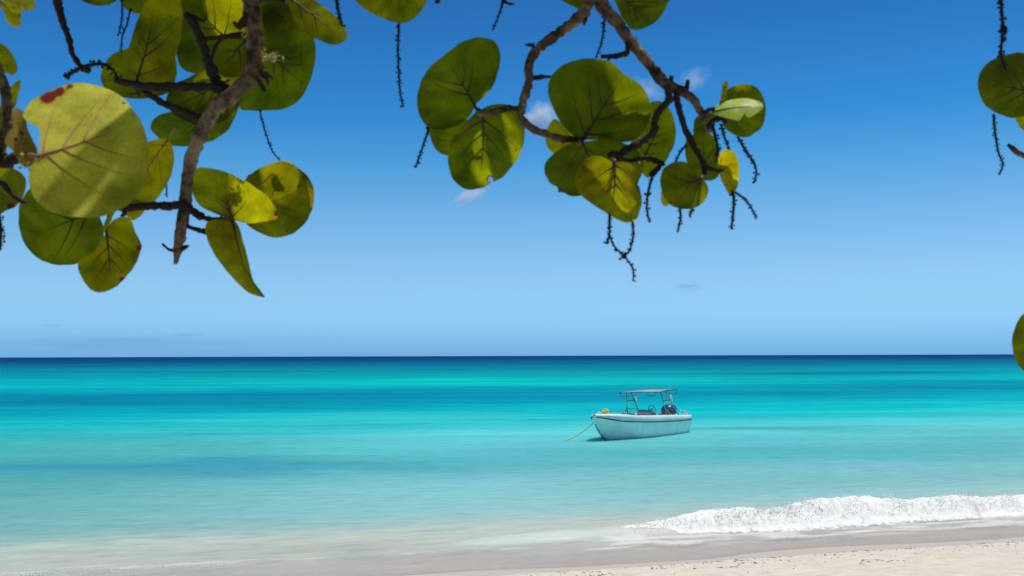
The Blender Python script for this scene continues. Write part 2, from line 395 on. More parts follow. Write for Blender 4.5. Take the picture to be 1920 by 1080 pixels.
blend(b1, (226, 232, 216), 0.8); blend(b2, (232, 236, 218), 0.9); blend(b3, (226, 240, 226), 0.9)
blend(front, (242, 240, 234), 0.9); blend(back, (222, 222, 206), 0.8)
edgefoam = band(0.12, 0.08, 0.16, WS + 0.3 * (fbm(WT * 0.9, WS * 0 + 1, 4) - 0.5)) * np.clip(lace * 1.5 - 0.3, 0, 1)
blend(edgefoam, (228, 224, 214), 0.6)
ALPHA = np.interp(WS, [-1, 0.0, 1.0, 2.5, 4.5, 7, 10, 13], [0.0, 0.10, 0.35, 0.58, 0.75, 0.9, 0.97, 1.0])
ALPHA = np.clip(np.maximum.reduce([ALPHA, b1 * 0.85, b2 * 0.9, b3 * 0.95, front * 0.9, back, edgefoam * 0.5]), 0, 1)
KW = 1.34                                   # what sun and sky make of a white surface here
C = np.clip(C / KW, 0.0, 0.85)
# shape of the surface
WZ = 0.045 * (fbm(WT * 0.25, WS * 0.8, 4) - 0.5) * sstep(0.5, 6, WS) * (1 - sstep(60, 160, DIST))
HBt = HB(WT); dsc = WS - crest(WT)
WZ = WZ + HBt * np.where(dsc < 0, np.exp(-(dsc / 0.24) ** 2), np.exp(-(dsc / 0.95) ** 2)) * 0.40
WZ = WZ + 0.11 * band(3.5, 0.3, 1.0, WS) * sstep(0.0, 2.5, WT) * (1 - sstep(5, 8, WT))
WZ = WZ + 0.05 * b1 + 0.06 * band(2.55, 0.16, 0.6, WS + 0.5 * wobT) * (1 - sstep(0, 3, WT)) + 0.006
def water_material():
    m, t, o = new_mat('sea_water')
    at = N(t, 'ShaderNodeAttribute', attribute_name='body'); al = N(t, 'ShaderNodeAttribute', attribute_name='opacity')
    geo = N(t, 'ShaderNodeNewGeometry'); mp = N(t, 'ShaderNodeMapping'); mp.inputs['Rotation'].default_value[2] = -R(16)
    t.links.new(geo.outputs['Position'], mp.inputs[0])
    mp2 = N(t, 'ShaderNodeMapping'); mp2.inputs['Scale'].default_value = (0.9, 3.0, 1); t.links.new(mp.outputs[0], mp2.inputs[0])
    n1 = N(t, 'ShaderNodeTexNoise'); n1.inputs['Scale'].default_value = 1.0; n1.inputs['Detail'].default_value = 7; n1.inputs['Roughness'].default_value = 0.62; n1.inputs['Distortion'].default_value = 0.4
    t.links.new(mp2.outputs[0], n1.inputs['Vector'])
    b = N(t, 'ShaderNodeBump'); b.inputs['Strength'].default_value = 0.35; b.inputs['Distance'].default_value = 0.12; t.links.new(n1.outputs[0], b.inputs['Height'])
    # broken ripple tone, strongest near by
    mr = ramp(t, [(0.34, (0.82, 0.86, 0.88)), (0.48, (0.97, 0.98, 0.98)), (0.58, (1, 1, 1)), (0.70, (1.16, 1.12, 1.10))]); t.links.new(n1.outputs[0], mr.inputs[0])
    mx = N(t, 'ShaderNodeMix', data_type='RGBA', blend_type='MULTIPLY'); mx.inputs[0].default_value = 1
    t.links.new(at.outputs['Color'], mx.inputs[6]); t.links.new(mr.outputs[0], mx.inputs[7])
    df = N(t, 'ShaderNodeSubsurfaceScattering'); df.falloff = 'BURLEY'; df.inputs['Scale'].default_value = 1.5; df.inputs['Radius'].default_value = (0.4, 1.0, 1.0); t.links.new(mx.outputs[2], df.inputs[0]); t.links.new(b.outputs[0], df.inputs['Normal'])
    tp = N(t, 'ShaderNodeBsdfTransparent'); tp.inputs[0].default_value = (0.93, 0.97, 0.96, 1)
    m1 = N(t, 'ShaderNodeMixShader'); t.links.new(al.outputs['Fac'], m1.inputs[0]); t.links.new(tp.outputs[0], m1.inputs[1]); t.links.new(df.outputs[0], m1.inputs[2])
    gl = N(t, 'ShaderNodeBsdfGlossy'); gl.inputs['Roughness'].default_value = 0.22; t.links.new(b.outputs[0], gl.inputs['Normal'])
    fn = N(t, 'ShaderNodeFresnel'); fn.inputs['IOR'].default_value = 1.2; t.links.new(b.outputs[0], fn.inputs['Normal'])
    fm = N(t, 'ShaderNodeMath', operation='MULTIPLY'); fm.inputs[1].default_value = 0.03; t.links.new(fn.outputs[0], fm.inputs[0])
    m2 = N(t, 'ShaderNodeMixShader'); t.links.new(fm.outputs[0], m2.inputs[0]); t.links.new(m1.outputs[0], m2.inputs[1]); t.links.new(gl.outputs[0], m2.inputs[2])
    t.links.new(m2.outputs[0], o.inputs[0]); return m
sea = mesh_obj('sea', np.stack([WX, WY, WZ], -1).reshape(-1, 3), grid_faces(*RR.shape), water_material(),
               attrs={'body': ('FLOAT_COLOR', np.concatenate([C, np.ones(C.shape[:2] + (1,))], -1)), 'opacity': ('FLOAT', ALPHA)}, kind='structure')
tag(sea, 'calm turquoise sea with darker bands, navy at the horizon')

# ------------------------------------------------------------------ breaking wave
def foam_material():
    m, t, o = new_mat('wave_foam')
    geo = N(t, 'ShaderNodeNewGeometry'); mp = N(t, 'ShaderNodeMapping'); mp.inputs['Scale'].default_value = (1, 1, 0.45); t.links.new(geo.outputs['Position'], mp.inputs[0])
    n = N(t, 'ShaderNodeTexNoise'); n.inputs['Scale'].default_value = 5.0; n.inputs['Detail'].default_value = 7; n.inputs['Roughness'].default_value = 0.62; n.inputs['Distortion'].default_value = 1.2
    t.links.new(mp.outputs[0], n.inputs['Vector'])
    n2 = N(t, 'ShaderNodeTexNoise'); n2.inputs['Scale'].default_value = 0.9; n2.inputs['Detail'].default_value = 3; t.links.new(geo.outputs['Position'], n2.inputs['Vector'])
    sm = N(t, 'ShaderNodeMath', operation='MULTIPLY_ADD'); t.links.new(n2.outputs[0], sm.inputs[0]); sm.inputs[1].default_value = 0.35; t.links.new(n.outputs[0], sm.inputs[2])
    c = ramp(t, [(0.48, (0.56, 0.60, 0.50)), (0.60, (0.78, 0.80, 0.76)), (0.74, (0.88, 0.885, 0.88))]); t.links.new(sm.outputs[0], c.inputs[0])
    at = N(t, 'ShaderNodeAttribute', attribute_name='cover')
    # bubbles scatter light to all sides: the shading normal leans towards the open sky
    va = N(t, 'ShaderNodeVectorMath', operation='ADD'); va.inputs[1].default_value = (0, 0, 1.5); t.links.new(geo.outputs['Normal'], va.inputs[0])
    vn = N(t, 'ShaderNodeVectorMath', operation='NORMALIZE'); t.links.new(va.outputs[0], vn.inputs[0])
    b = N(t, 'ShaderNodeBump'); b.inputs['Strength'].default_value = 0.16; b.inputs['Distance'].default_value = 0.03; t.links.new(n.outputs[0], b.inputs['Height']); t.links.new(vn.outputs[0], b.inputs['Normal'])
    d = N(t, 'ShaderNodeBsdfDiffuse'); t.links.new(c.outputs[0], d.inputs[0]); t.links.new(b.outputs[0], d.inputs['Normal'])
    tr = N(t, 'ShaderNodeBsdfTranslucent'); t.links.new(c.outputs[0], tr.inputs[0])
    m1 = N(t, 'ShaderNodeMixShader'); m1.inputs[0].default_value = 0.25; t.links.new(d.outputs[0], m1.inputs[1]); t.links.new(tr.outputs[0], m1.inputs[2])
    ad = N(t, 'ShaderNodeMath', operation='ADD'); t.links.new(at.outputs['Fac'], ad.inputs[0]); t.links.new(n.outputs[0], ad.inputs[1])
    al = N(t, 'ShaderNodeMapRange'); al.inputs[1].default_value = 0.66; al.inputs[2].default_value = 0.92; t.links.new(ad.outputs[0], al.inputs[0])
    mxa = N(t, 'ShaderNodeMath', operation='MULTIPLY_ADD'); mxa.inputs[1].default_value = 3.2; mxa.inputs[2].default_value = -0.95; mxa.use_clamp = True; t.links.new(at.outputs['Fac'], mxa.inputs[0])
    mxb = N(t, 'ShaderNodeMath', operation='MAXIMUM'); t.links.new(mxa.outputs[0], mxb.inputs[0]); t.links.new(al.outputs[0], mxb.inputs[1])
    tp = N(t, 'ShaderNodeBsdfTransparent'); m2 = N(t, 'ShaderNodeMixShader')
    t.links.new(mxb.outputs[0], m2.inputs[0]); t.links.new(tp.outputs[0], m2.inputs[1]); t.links.new(m1.outputs[0], m2.inputs[2])
    t.links.new(m2.outputs[0], o.inputs[0]); return m
FOAM = foam_material()
def spray_material():
    m, t, o = new_mat('spray_water')
    d = N(t, 'ShaderNodeBsdfDiffuse'); d.inputs[0].default_value = (.92, .93, .93, 1); tr = N(t, 'ShaderNodeBsdfTranslucent'); tr.inputs[0].default_value = (.92, .93, .93, 1)
    ms = N(t, 'ShaderNodeMixShader'); ms.inputs[0].default_value = 0.5; t.links.new(d.outputs[0], ms.inputs[1]); t.links.new(tr.outputs[0], ms.inputs[2])
    t.links.new(ms.outputs[0], o.inputs[0]); return m
SPRAY = spray_material()
bt = np.arange(3.6, 30, 0.04); bu = np.linspace(0, 1, 40)
BT, BU = np.meshgrid(bt, bu, indexing='ij')
prof_s = np.interp(BU, [0, .15, .4, .6, .8, 1], [-0.72, -0.50, -0.30, -0.06, 0.22, 0.65])
prof_z = np.interp(BU, [0, .15, .4, .6, .8, 1], [0.0, 0.25, 0.80, 1.02, 0.82, 0.40])
hb = HB(BT)
nz = np.array([mnoise.fractal((a * 1.6, b * 3.2, 0), 0.9, 2.1, 5) for a, b in zip(BT.ravel(), BU.ravel())]).reshape(BT.shape)
nf = np.array([mnoise.fractal((a * 5.5, b * 8, 4), 0.8, 2.1, 4) for a, b in zip(BT.ravel(), BU.ravel())]).reshape(BT.shape)
topn = 1 + 0.75 * (fbm(BT * 0.9, BT * 0, 5, 0.6) - 0.5)
bs_ = crest(BT) + prof_s * (0.6 + 0.8 * hb / 0.5) - 0.03 * nz * hb / 0.5 - 0.015 * nf
bz_ = 0.012 + prof_z * hb * topn + (0.06 * nz + 0.02 * nf) * hb / 0.5 * np.clip(prof_z, 0, 1)
bz_ = np.maximum(bz_, 0.008)
BX, BY = xy(bs_, BT)
cover = np.interp(BU, [0, .06, .2, .5, .62, .8, 1], [0.1, 0.40, 0.64, 0.54, 0.30, 0.14, 0.0]) + 0.1 * sstep(0.1, 0.3, hb) - 0.42 * (1 - sstep(0.02, 0.26, hb))
wave = mesh_obj('breaking_wave', np.stack([BX, BY, bz_], -1).reshape(-1, 3), grid_faces(*BT.shape), FOAM, attrs={'cover': ('FLOAT', cover)}, kind='stuff')
# veil of thrown spray that stands above the crest
vu = np.linspace(0, 1, 14); VT, VU = np.meshgrid(bt, vu, indexing='ij'); vh = HB(VT)
vn_ = np.array([mnoise.fractal((a * 2.6, 0, 9), 0.8, 2.1, 5) for a in bt])[:, None]
vw = np.array([mnoise.noise((a * 3.0, b * 2, 5)) for a, b in zip(VT.ravel(), VU.ravel())]).reshape(VT.shape)
for li, so_ in enumerate((-0.16, 0.02, 0.14)):
    vs = crest(VT) + so_ - 0.10 * VU + 0.06 * vw
    vz = vh * (1 + 0.6 * (fbm(VT * 0.9, VT * 0, 5, 0.6) - 0.5)) * (0.62 + VU * (0.56 + 0.36 * np.roll(vn_, 37 * li, 0)))
    vx, vy = xy(vs, VT)
    mesh_obj('spray_veil', np.stack([vx, vy, vz], -1).reshape(-1, 3), grid_faces(*VT.shape), FOAM, wave,
             attrs={'cover': ('FLOAT', 0.27 - 0.36 * VU ** 1.1 - 0.25 * (1 - sstep(0.04, 0.2, vh)))}, kind='stuff')
tag(wave, 'white foaming wave breaking onto the sand at right', 'wave')
mb = MB()
def spray_at():
    while True:
        t = random.uniform(4.2, 24)
        h = float(HB(t))
        if random.random() < h / 0.5: return t, h
for i in range(22000):
    t, h = spray_at(); e = random.random()
    lump = 0.75 + 0.6 * mnoise.noise((t * 1.7, 0, 3)) + 0.35 * mnoise.noise((t * 5.1, 2, 3))
    z = h * (0.45 + 0.55 * e) * max(0.5, min(1.25, lump + 0.25)) + abs(random.gauss(0, 0.035))
    s = float(crest(t)) + random.gauss(-0.12, 0.17) - 0.35 * (1 - e) * (h / 0.5)
    r = random.choice((0.003, 0.004, 0.005, 0.007, 0.010)) * random.uniform(0.7, 1.3)
    x, y = xy(s, t); mb.blob((x, y, z), r, (random.uniform(.6, 1.6), 1, random.uniform(.6, 2.2)))
for i in range(420):                       # ropes of thrown water
    t, h = spray_at(); s = float(crest(t)) + random.uniform(-0.35, 0.1)
    z = h * random.uniform(0.65, 0.98); p = []
    vx, vz = random.gauss(0, 0.09), random.uniform(0.03, 0.14)
    for k in range(6):
        q = k / 5; x, y = xy(s - 0.12 * q + random.gauss(0, .008), t + vx * q * 1.5 + random.gauss(0, .008)); p.append((x, y, z + vz * (q - q * q * 0.8) * 1.4))
    mb.tube(p, [0.009, 0.008, 0.006, 0.006, 0.005, 0.003], 4)
sp = mb.build('spray', SPRAY, wave, kind='stuff')
# the small spent wave at bottom left: a bead of foam along its lip
mb = MB()
for i in range(5200):
    t = random.uniform(-14, -4.3); wv = 1.1 * (float(fbm(np.array(t * 0.16 + 9), np.array(4.0), 3)) - 0.5)
    k = 0.4 + 0.6 * (t < -6)
    if random.random() > k * (0.5 + 0.6 * mnoise.noise((t * 2, 1, 1)) + .2): continue
    s = 2.5 - 0.5 * wv + random.gauss(-0.05, 0.12); x, y = xy(s, t)
    mb.blob((x, y, 0.045 + abs(random.gauss(0, 0.016))), random.uniform(0.003, 0.010), (random.uniform(.8, 2.4), 1, random.uniform(.6, 1)))
fl = mb.build('foam_lip', SPRAY, kind='stuff')
tag(fl, 'thin bead of foam on the spent ripple at bottom left', 'foam')

# ------------------------------------------------------------------ seaweed litter on the sand
mb = MB()
def hz(s, t): return float(sand_height(np.array([s]), np.array([t]))[0])
clumps = [(-abs(random.gauss(0.5, 0.9)) - 0.12, random.uniform(-1, 15.5)) for _ in range(60)]
for i in range(520):
    if random.random() < 0.7:
        c = random.choice(clumps); s = c[0] + random.gauss(0, .09); t = c[1] + random.gauss(0, .16)
    else: s = -abs(random.gauss(0.9, 1.2)) - 0.1; t = random.uniform(-2, 16)
    if s > -0.05: continue
    x, y = xy(s, t); z = hz(s, t); L = random.uniform(0.012, 0.06) * random.choice((0.6, 1, 1)); an = random.uniform(0, 6.28)
    d = Vector((math.cos(an), math.sin(an), 0)); p0 = Vector((x, y, z + 0.004))
    mb.tube([p0 - d * L, p0 + Vector((0, 0, random.uniform(0.004, 0.016))), p0 + d * L + Vector((0, 0, random.uniform(0, .012)))], [0.003, random.uniform(.004, .009), 0.003], 4)
sw_ = mb.build('seaweed_litter', simple('dry_seaweed', (0.16, 0.075, 0.04), 0.9, scale=3, var=0.5), kind='stuff')
tag(sw_, 'scattered brown bits of dry seaweed along the sand edge', 'seaweed')

# ------------------------------------------------------------------ boat
HEAD = Vector((-0.616, -0.788, 0)); PORT = Vector((0.788, -0.616, 0))
STEM = Vector((4.73, 50.2, 0))
boat = empty('motorboat', STEM - HEAD * 3.4)
tag(boat, 'white open motorboat with pipe frame sun roof moored on the turquoise water', 'boat')
bm_inv = boat.location.copy()
def B(k, y, z): return STEM - HEAD * k + PORT * y + Vector((0, 0, z)) - bm_inv      # k metres aft of the waterline stem, y to port
GEL = simple('white_gelcoat', (0.88, 0.90, 0.80), 0.28, scale=2.0, var=0.07)
INNER = simple('white_liner', (0.72, 0.74, 0.73), 0.5, scale=4, var=0.05)
BLACK = simple('black_rubber', (0.018, 0.02, 0.024), 0.6)
STEEL = simple('tarnished_pipe', (0.36, 0.33, 0.28), 0.35, metal=0.7, scale=6, var=0.35)
DKPIPE = simple('dark_pipe', (0.10, 0.11, 0.12), 0.4, metal=0.5, scale=6, var=0.3)
GREY = simple('grey_console', (0.36, 0.37, 0.43), 0.5, var=0.08)
NAVY = simple('navy_cowling', (0.012, 0.06, 0.12), 0.35, var=0.1)
CANVAS = simple('grey_canvas', (0.27, 0.33, 0.38), 0.85, scale=5, var=0.1)
YEL = simple('yellow_rope', (0.85, 0.58, 0.02), 0.7, scale=30, var=0.2)
WHITE = simple('white_plastic', (0.82, 0.82, 0.82), 0.4)
ks = [-1.12, -1.02, -0.8, -0.4, 0.2, 1.0, 2.0, 3.2, 4.6, 6.0, 6.9]
hg = [0.10, 0.24, 0.42, 0.66, 0.88, 1.06, 1.18, 1.24, 1.26, 1.24, 1.18]
zg = [1.27, 1.27, 1.265, 1.25, 1.22, 1.18, 1.13, 1.09, 1.04, 0.97, 0.92]
zr = [1.17, 1.16, 1.12, 1.03, 0.94, 0.88, 0.82, 0.77, 0.73, 0.71, 0.71]
hr = [0.09, 0.21, 0.38, 0.61, 0.84, 1.03, 1.16, 1.23, 1.25, 1.23, 1.17]
hc = [0.02, 0.03, 0.05, 0.12, 0.34, 0.66, 0.92, 1.04, 1.08, 1.07, 1.03]
zc = [1.02, 0.88, 0.62, 0.34, 0.16, 0.06, -0.02, -0.06, -0.08, -0.09, -0.09]
zk = [1.00, 0.84, 0.55, 0.18, -0.16, -0.34, -0.40, -0.42, -0.42, -0.42, -0.42]
K = np.concatenate([np.linspace(-1.12, -0.4, 10)[:-1], np.linspace(-0.4, 6.68, 34)])
def spl(v):
    pts = catmull(list(zip(ks, v)), 12); a = np.array(pts); return np.interp(K, a[:, 0], a[:, 1])
HG, ZG, ZR, HR, HC, ZC, ZK = [spl(v) for v in (hg, zg, zr, hr, hc, zc, zk)]
def inside_y(i, z):
    return float(np.interp(z, [ZC[i], ZR[i]], [HC[i], HR[i]])) - 0.06 if z < ZR[i] else HG[i] - .06
def section(i):
    """keel to gunwale, one side"""
    pts = [(0, ZK[i])]
    for q in (0.5, 1.0): pts.append((HC[i] * q, ZK[i] + (ZC[i] - ZK[i]) * q ** 1.1))
    for q in (0.15, 0.35, 0.55, 0.75, 0.92, 1.0):
        bow = 1.5 if K[i] < 1 else 0.75
        y = HC[i] + (HR[i] - HC[i]) * q ** bow; pts.append((y, ZC[i] + (ZR[i] - ZC[i]) * q))
    pts.append((HR[i] + 0.012, ZR[i] + 0.02)); pts.append((HG[i] * 0.5 + HR[i] * 0.5, (ZR[i] + ZG[i]) / 2)); pts.append((HG[i], ZG[i] - 0.02)); pts.append((HG[i] - 0.02, ZG[i]))
    return pts
v = []; ns = len(section(0))
for i in range(len(K)):
    sec = section(i)
    for (y, z) in reversed(sec): v.append(B(K[i], y, z))
    for (y, z) in sec[1:]: v.append(B(K[i], -y, z))
W_ = 2 * ns - 1; f = []
for i in range(len(K) - 1):
    for j in range(W_ - 1): f.append((i * W_ + j, i * W_ + j + 1, (i + 1) * W_ + j + 1, (i + 1) * W_ + j))
f.append(tuple(range(W_))); f.append(tuple((len(K) - 1) * W_ + j for j in range(W_ - 1, -1, -1)))
m = MB(); m.add(v, f); m.build('hull', GEL, boat)
# rubbing strake
for sg in (1, -1):
    m = MB(); m.tube([B(K[i], sg * (HR[i] + 0.022), ZR[i]) for i in range(len(K))], 0.030, 6); m.build('rub_rail', BLACK, boat)
# side deck rim, liner and floor
m = MB()
for sg in (1, -1):
    v = []; f = []
    idx = [i for i in range(len(K)) if K[i] > 0.9]
    for i in idx:
        inner = max(HG[i] - 0.17, 0.02)
        for (y, z) in ((HG[i] - 0.021, ZG[i] + 0.001), (HG[i] - 0.06, ZG[i] + 0.018), (inner, ZG[i] + 0.012), (inner - 0.02, ZG[i] - 0.03), (max(0.02, min(inner - 0.05, inside_y(i, 0.40) if K[i] < 2.4 else 9)), 0.40 if K[i] < 2.4 else 0.26)): v.append(B(K[i], sg * y, z))
    for a in range(len(idx) - 1):
        for j in range(4): f.append((a * 5 + j, a * 5 + j + 1, a * 5 + j + 6, a * 5 + j + 5))
    m.add(v, f)
m.build('side_deck', INNER, boat)
m = MB(); v = []; f = []; idx = [i for i in range(len(K)) if K[i] > 0.9]
for i in idx:
    for y in (-1, 1): v.append(B(K[i], y * min(HG[i] - 0.2, inside_y(i, 0.43)), 0.43 if K[i] < 2.4 else 0.27))
for a in range(len(idx) - 1): f.append((2 * a, 2 * a + 1, 2 * a + 3, 2 * a + 2))
m.add(v, f); m.build('cockpit_floor', INNER, boat)
m = MB(); v = []; f = []; idx = [i for i in range(len(K)) if K[i] <= 0.95]; idx.append(idx[-1] + 1)
for i in idx:
    for q in (-1, -.5, 0, .5, 1): v.append(B(K[i], q * (HG[i] - 0.021), ZG[i] + 0.004 + 0.05 * (1 - q * q)))
for a in range(len(idx) - 1):
    for j in range(4): f.append((a * 5 + j, a * 5 + j + 1, a * 5 + j + 6, a * 5 + j + 5))
kb = K[idx[-1]]; b0 = len(v)
for q in (-1, -.5, 0, .5, 1): v.append(B(kb, q * min(HG[idx[-1]] - 0.17, inside_y(idx[-1], .42)), 0.42))
for j in range(4): f.append((b0 - 5 + j, b0 - 4 + j, b0 + j + 1, b0 + j))
m.add(v, f); m.build('foredeck', INNER, boat)
BR = Matrix((HEAD, PORT, Vector((0, 0, 1)))).transposed()
def bbox(mb_, k, y, z, dx, dy, dz, bev=0.02, tilt=0.0): mb_.box(B(k, y, z), (dx, dy, dz), bev, BR @ Matrix.Rotation(tilt, 3, 'Y'))
m = MB(); bbox(m, 6.56, 0, 0.66, 0.14, 2.1, 0.52, 0.03); m.build('transom_board', INNER, boat)
m = MB(); bbox(m, 6.1, 0.0, 0.52, 0.5, 1.9, 0.40, 0.04); m.build('stern_seat', INNER, boat)
# console
m = MB(); bbox(m, 3.95, -0.02, 0.72, 0.62, 0.92, 0.90, 0.06); bbox(m, 3.75, -0.02, 1.18, 0.34, 0.86, 0.2, 0.06, 0.35)
con = m.build('console', GREY, boat)
m = MB(); m.tube([B(4.2, 0.02, 1.12), B(4.44, 0.02, 1.33)], 0.02, 6)
c = B(4.46, 0.02, 1.35); e1 = PORT; e2 = (Vector((0, 0, 1)) * 0.86 + HEAD * 0.5).normalized()
m.tube([c + (e1 * math.cos(a) + e2 * math.sin(a)) * 0.22 for a in np.linspace(0, 2 * math.pi, 21)], 0.015, 6, caps=False)
for a in (0.5, 2.6, 4.7): m.tube([c, c + (e1 * math.cos(a) + e2 * math.sin(a)) * 0.22], 0.010, 5)
m.build('steering_wheel', BLACK, con)
m = MB(); m.tube([B(3.7, 0.3, 1.2), B(3.7, 0.3, 1.38)], 0.012, 5); m.tube([B(3.7, 0.22, 1.38), B(3.7, 0.4, 1.38)], 0.016, 5); m.build('grab_handle', BLACK, con)
m = MB(); bbox(m, 4.9, 0.0, 0.55, 0.5, 0.9, 0.5, 0.05); m.build('helm_seat', INNER, boat)
m = MB(); m.blob(B(4.0, 0.75, 1.06), 0.1, (1.6, 1, .8)); m.build('red_cushion', simple('red_cloth', (0.50, 0.16, 0.12), 0.8), boat)
# pipe frames: one ladder on each gunwale
ROOFZ = 2.36
def zroof(k, y): return ROOFZ - 0.030 * (4.9 - k) - 0.02 + 0.045 * y
for sg in (1, -1):
    fr = empty('side_frame', B(4.5, sg * 1.2, 1.06), boat); off = Vector(fr.location)
    def T(k, y, z): return B(k, y, z) - off
    y0, y1 = sg * 1.2, sg * (0.95 if sg > 0 else 1.12)
    fore = (T(3.95, y0, 1.07), T(3.7, y1, zroof(3.7, y1))); aft = (T(5.2, y0, 1.02), T(4.15, y1, zroof(4.15, y1)))
    lm = STEEL if sg > 0 else DKPIPE
    m = MB(); m.tube([fore[0], fore[1]], 0.030, 7); m.build('leg', STEEL, fr)
    m = MB(); m.tube([aft[0], aft[1]], 0.030, 7); m.build('leg', lm, fr)
    for q in (0.22, 0.60):
        m = MB(); m.tube([fore[0].lerp(fore[1], q), aft[0].lerp(aft[1], q)], 0.020, 6); m.build('rung', DKPIPE, fr)
    m = MB(); m.tube([T(3.55 if sg < 0 else 4.45, y0 - sg * .02, 1.06), fore[0].lerp(fore[1], 0.30)], 0.022, 6); m.build('brace', lm, fr)
    m = MB(); a_ = aft[0].lerp(aft[1], .82) + HEAD * -.16 + PORT * .10; b_ = aft[0].lerp(aft[1], .56) + HEAD * -.06 + PORT * .05; m.tube([aft[0].lerp(aft[1], .74), a_.lerp(b_, .5)], .015, 5); m.tube([a_, a_.lerp(b_, .2), a_.lerp(b_, .8), b_], [.03, .06, .06, .03], 8); m.build('lamp', WHITE, fr)
# roof: canvas forward, open pipes aft
m = MB(); v = []; f = []; nk, ny = 12, 9
kk = np.linspace(3.1, 4.75, nk); yy = np.linspace(-1.08, 1.08, ny)
for lay in (0, 1):
    for k in kk:
        for y in yy:
            z = zroof(k, y) + 0.03 * (1 - (y / 1.08) ** 2) + 0.03 * (1 - ((k - 4.2) / 1.05) ** 2) - 0.02 - 0.03 * lay
            v.append(B(k, y, z))
for lay in (0, 1):
    o_ = lay * nk * ny
    for i in range(nk - 1):
        for j in range(ny - 1): f.append((o_ + i * ny + j, o_ + i * ny + j + 1, o_ + (i + 1) * ny + j + 1, o_ + (i + 1) * ny + j))
ring = [j for j in range(ny)] + [i * ny + ny - 1 for i in range(1, nk)] + [(nk - 1) * ny + j for j in range(ny - 2, -1, -1)] + [i * ny for i in range(nk - 2, 0, -1)]
for a, b in zip(ring, ring[1:] + ring[:1]): f.append((a, b, b + nk * ny, a + nk * ny))
m.add(v, f); roof = m.build('roof', CANVAS, boat)
m = MB()
for sg in (1, -1): m.tube([B(3.0, sg * 1.12, zroof(3.0, sg) - 0.05), B(4.1, sg * 1.12, zroof(4.1, sg)), B(5.3, sg * 1.12, zroof(5.3, sg) - 0.02)], 0.026, 7)
for k in (3.0, 3.7, 4.15, 4.8, 5.3): m.tube([B(k, -1.12, zroof(k, -1) - 0.03), B(k, 0, zroof(k, 0) - 0.0), B(k, 1.12, zroof(k, 1) - 0.03)], 0.022, 6)
m.build('roof_frame', DKPIPE, boat)
for (k, y) in ((3.05, -1.1), (3.6, 0.2), (4.95, .75)):
    z = zroof(k, y) - 0.04; m = MB(); m.tube([B(k, y, z), B(k + .05, y, z - 0.16), B(k + .12, y + .1, z - 0.2), B(k + .3, y + .32, z - 0.19), B(k + .34, y + .36, z)], 0.012, 6); m.build('hanging_hook', BLACK, boat)
# outboard
ob = empty('outboard_motor', B(6.95, -0.35, 0.80), boat); off = Vector(ob.location)
m = MB(); v = []; f = []
prof = [(-.02, .34, .24), (.04, .42, .33), (.20, .48, .38), (.38, .46, .38), (.50, .38, .33), (.58, .25, .22), (.60, .05, .05)]
nn = 18
for (z, a, b) in prof:
    for q in range(nn):
        an = 2 * math.pi * q / nn; cx, sy = math.cos(an), math.sin(an)
        sx_ = math.copysign(abs(cx) ** .75, cx) * a; sy_ = math.copysign(abs(sy) ** .75, sy) * b
        v.append(HEAD * (sx_ + 0.10 * (0.3 - z)) + PORT * sy_ + Vector((0, 0, z + 0.08)))
for i in range(len(prof) - 1):
    for q in range(nn): f.append((i * nn + q, i * nn + (q + 1) % nn, (i + 1) * nn + (q + 1) % nn, (i + 1) * nn + q))
f.append(tuple(range(nn))); f.append(tuple((len(prof) - 1) * nn + q for q in range(nn)))
m.add(v, f); m.build('cowling', NAVY, ob)
m = MB(); m.box(Vector((0, 0, -0.4)), (0.34, 0.2, 0.95), 0.05, BR); m.box(Vector((0, 0, -1.0)), (0.5, 0.12, 0.3), 0.04, BR); m.build('midsection', BLACK, ob)
m = MB(); m.box(HEAD * 0.24 + Vector((0, 0, -.2)), (0.16, 0.3, 0.5), 0.03, BR); m.build('clamp_bracket', BLACK, ob)
# stern rails, bow rail, cleats
for y in (0.72, 1.0):
    m = MB(); pts = [B(6.25, y, .93), B(6.25, y, 1.12)] + [B(6.25 + .17 - .17 * math.cos(a), y, 1.12 + .10 * math.sin(a)) for a in np.linspace(0, math.pi, 8)] + [B(6.59, y, 1.12), B(6.59, y, .93)]
    m.tube(pts, 0.018, 6); m.build('stern_rail', simple('bright_pipe', (0.7, 0.7, 0.7), .2, metal=.8), boat)
m = MB(); bbox(m, 6.86, 0.98, 0.62, 0.3, 0.1, 0.22, 0.03); m.build('boarding_step', STEEL, boat)
for sg in (1, -1):
    m = MB(); ik = [i for i in range(len(K)) if 0.1 < K[i] < 3.6]
    m.tube([B(K[i], sg * (HG[i] - 0.10), ZG[i] + 0.14) for i in ik], 0.011, 5)
    for i in (ik[0], ik[len(ik) // 2], ik[-1]): m.tube([B(K[i], sg * (HG[i] - 0.10), ZG[i]), B(K[i], sg * (HG[i] - 0.10), ZG[i] + 0.14)], 0.011, 5)
    m.build('grab_rail', STEEL, boat)
for (k, y) in ((-0.72, 0.0), (6.3, 1.1)):
    m = MB(); z = float(np.interp(k, ks, zg)) + (0.055 if y == 0 else 0.02)
    m.tube([B(k, y, z), B(k, y, z + .07)], .025, 6); m.tube([B(k - .11, y, z + .08), B(k + .11, y, z + .08)], .02, 6); m.build('cleat', WHITE, boat)
m = MB(); pts = []; rad = []
for q in np.linspace(0, 1, 30):
    k = -1.02 + 0.9 * q; z = float(np.interp(k, ks, zk)); pts.append(B(k - .05, 0.03 * math.sin(q * 40), z - 0.02)); rad.append(.022 + .012 * math.sin(q * 62))
m.tube(pts, rad, 6)
m.build('bow_chain', BLACK, boat)
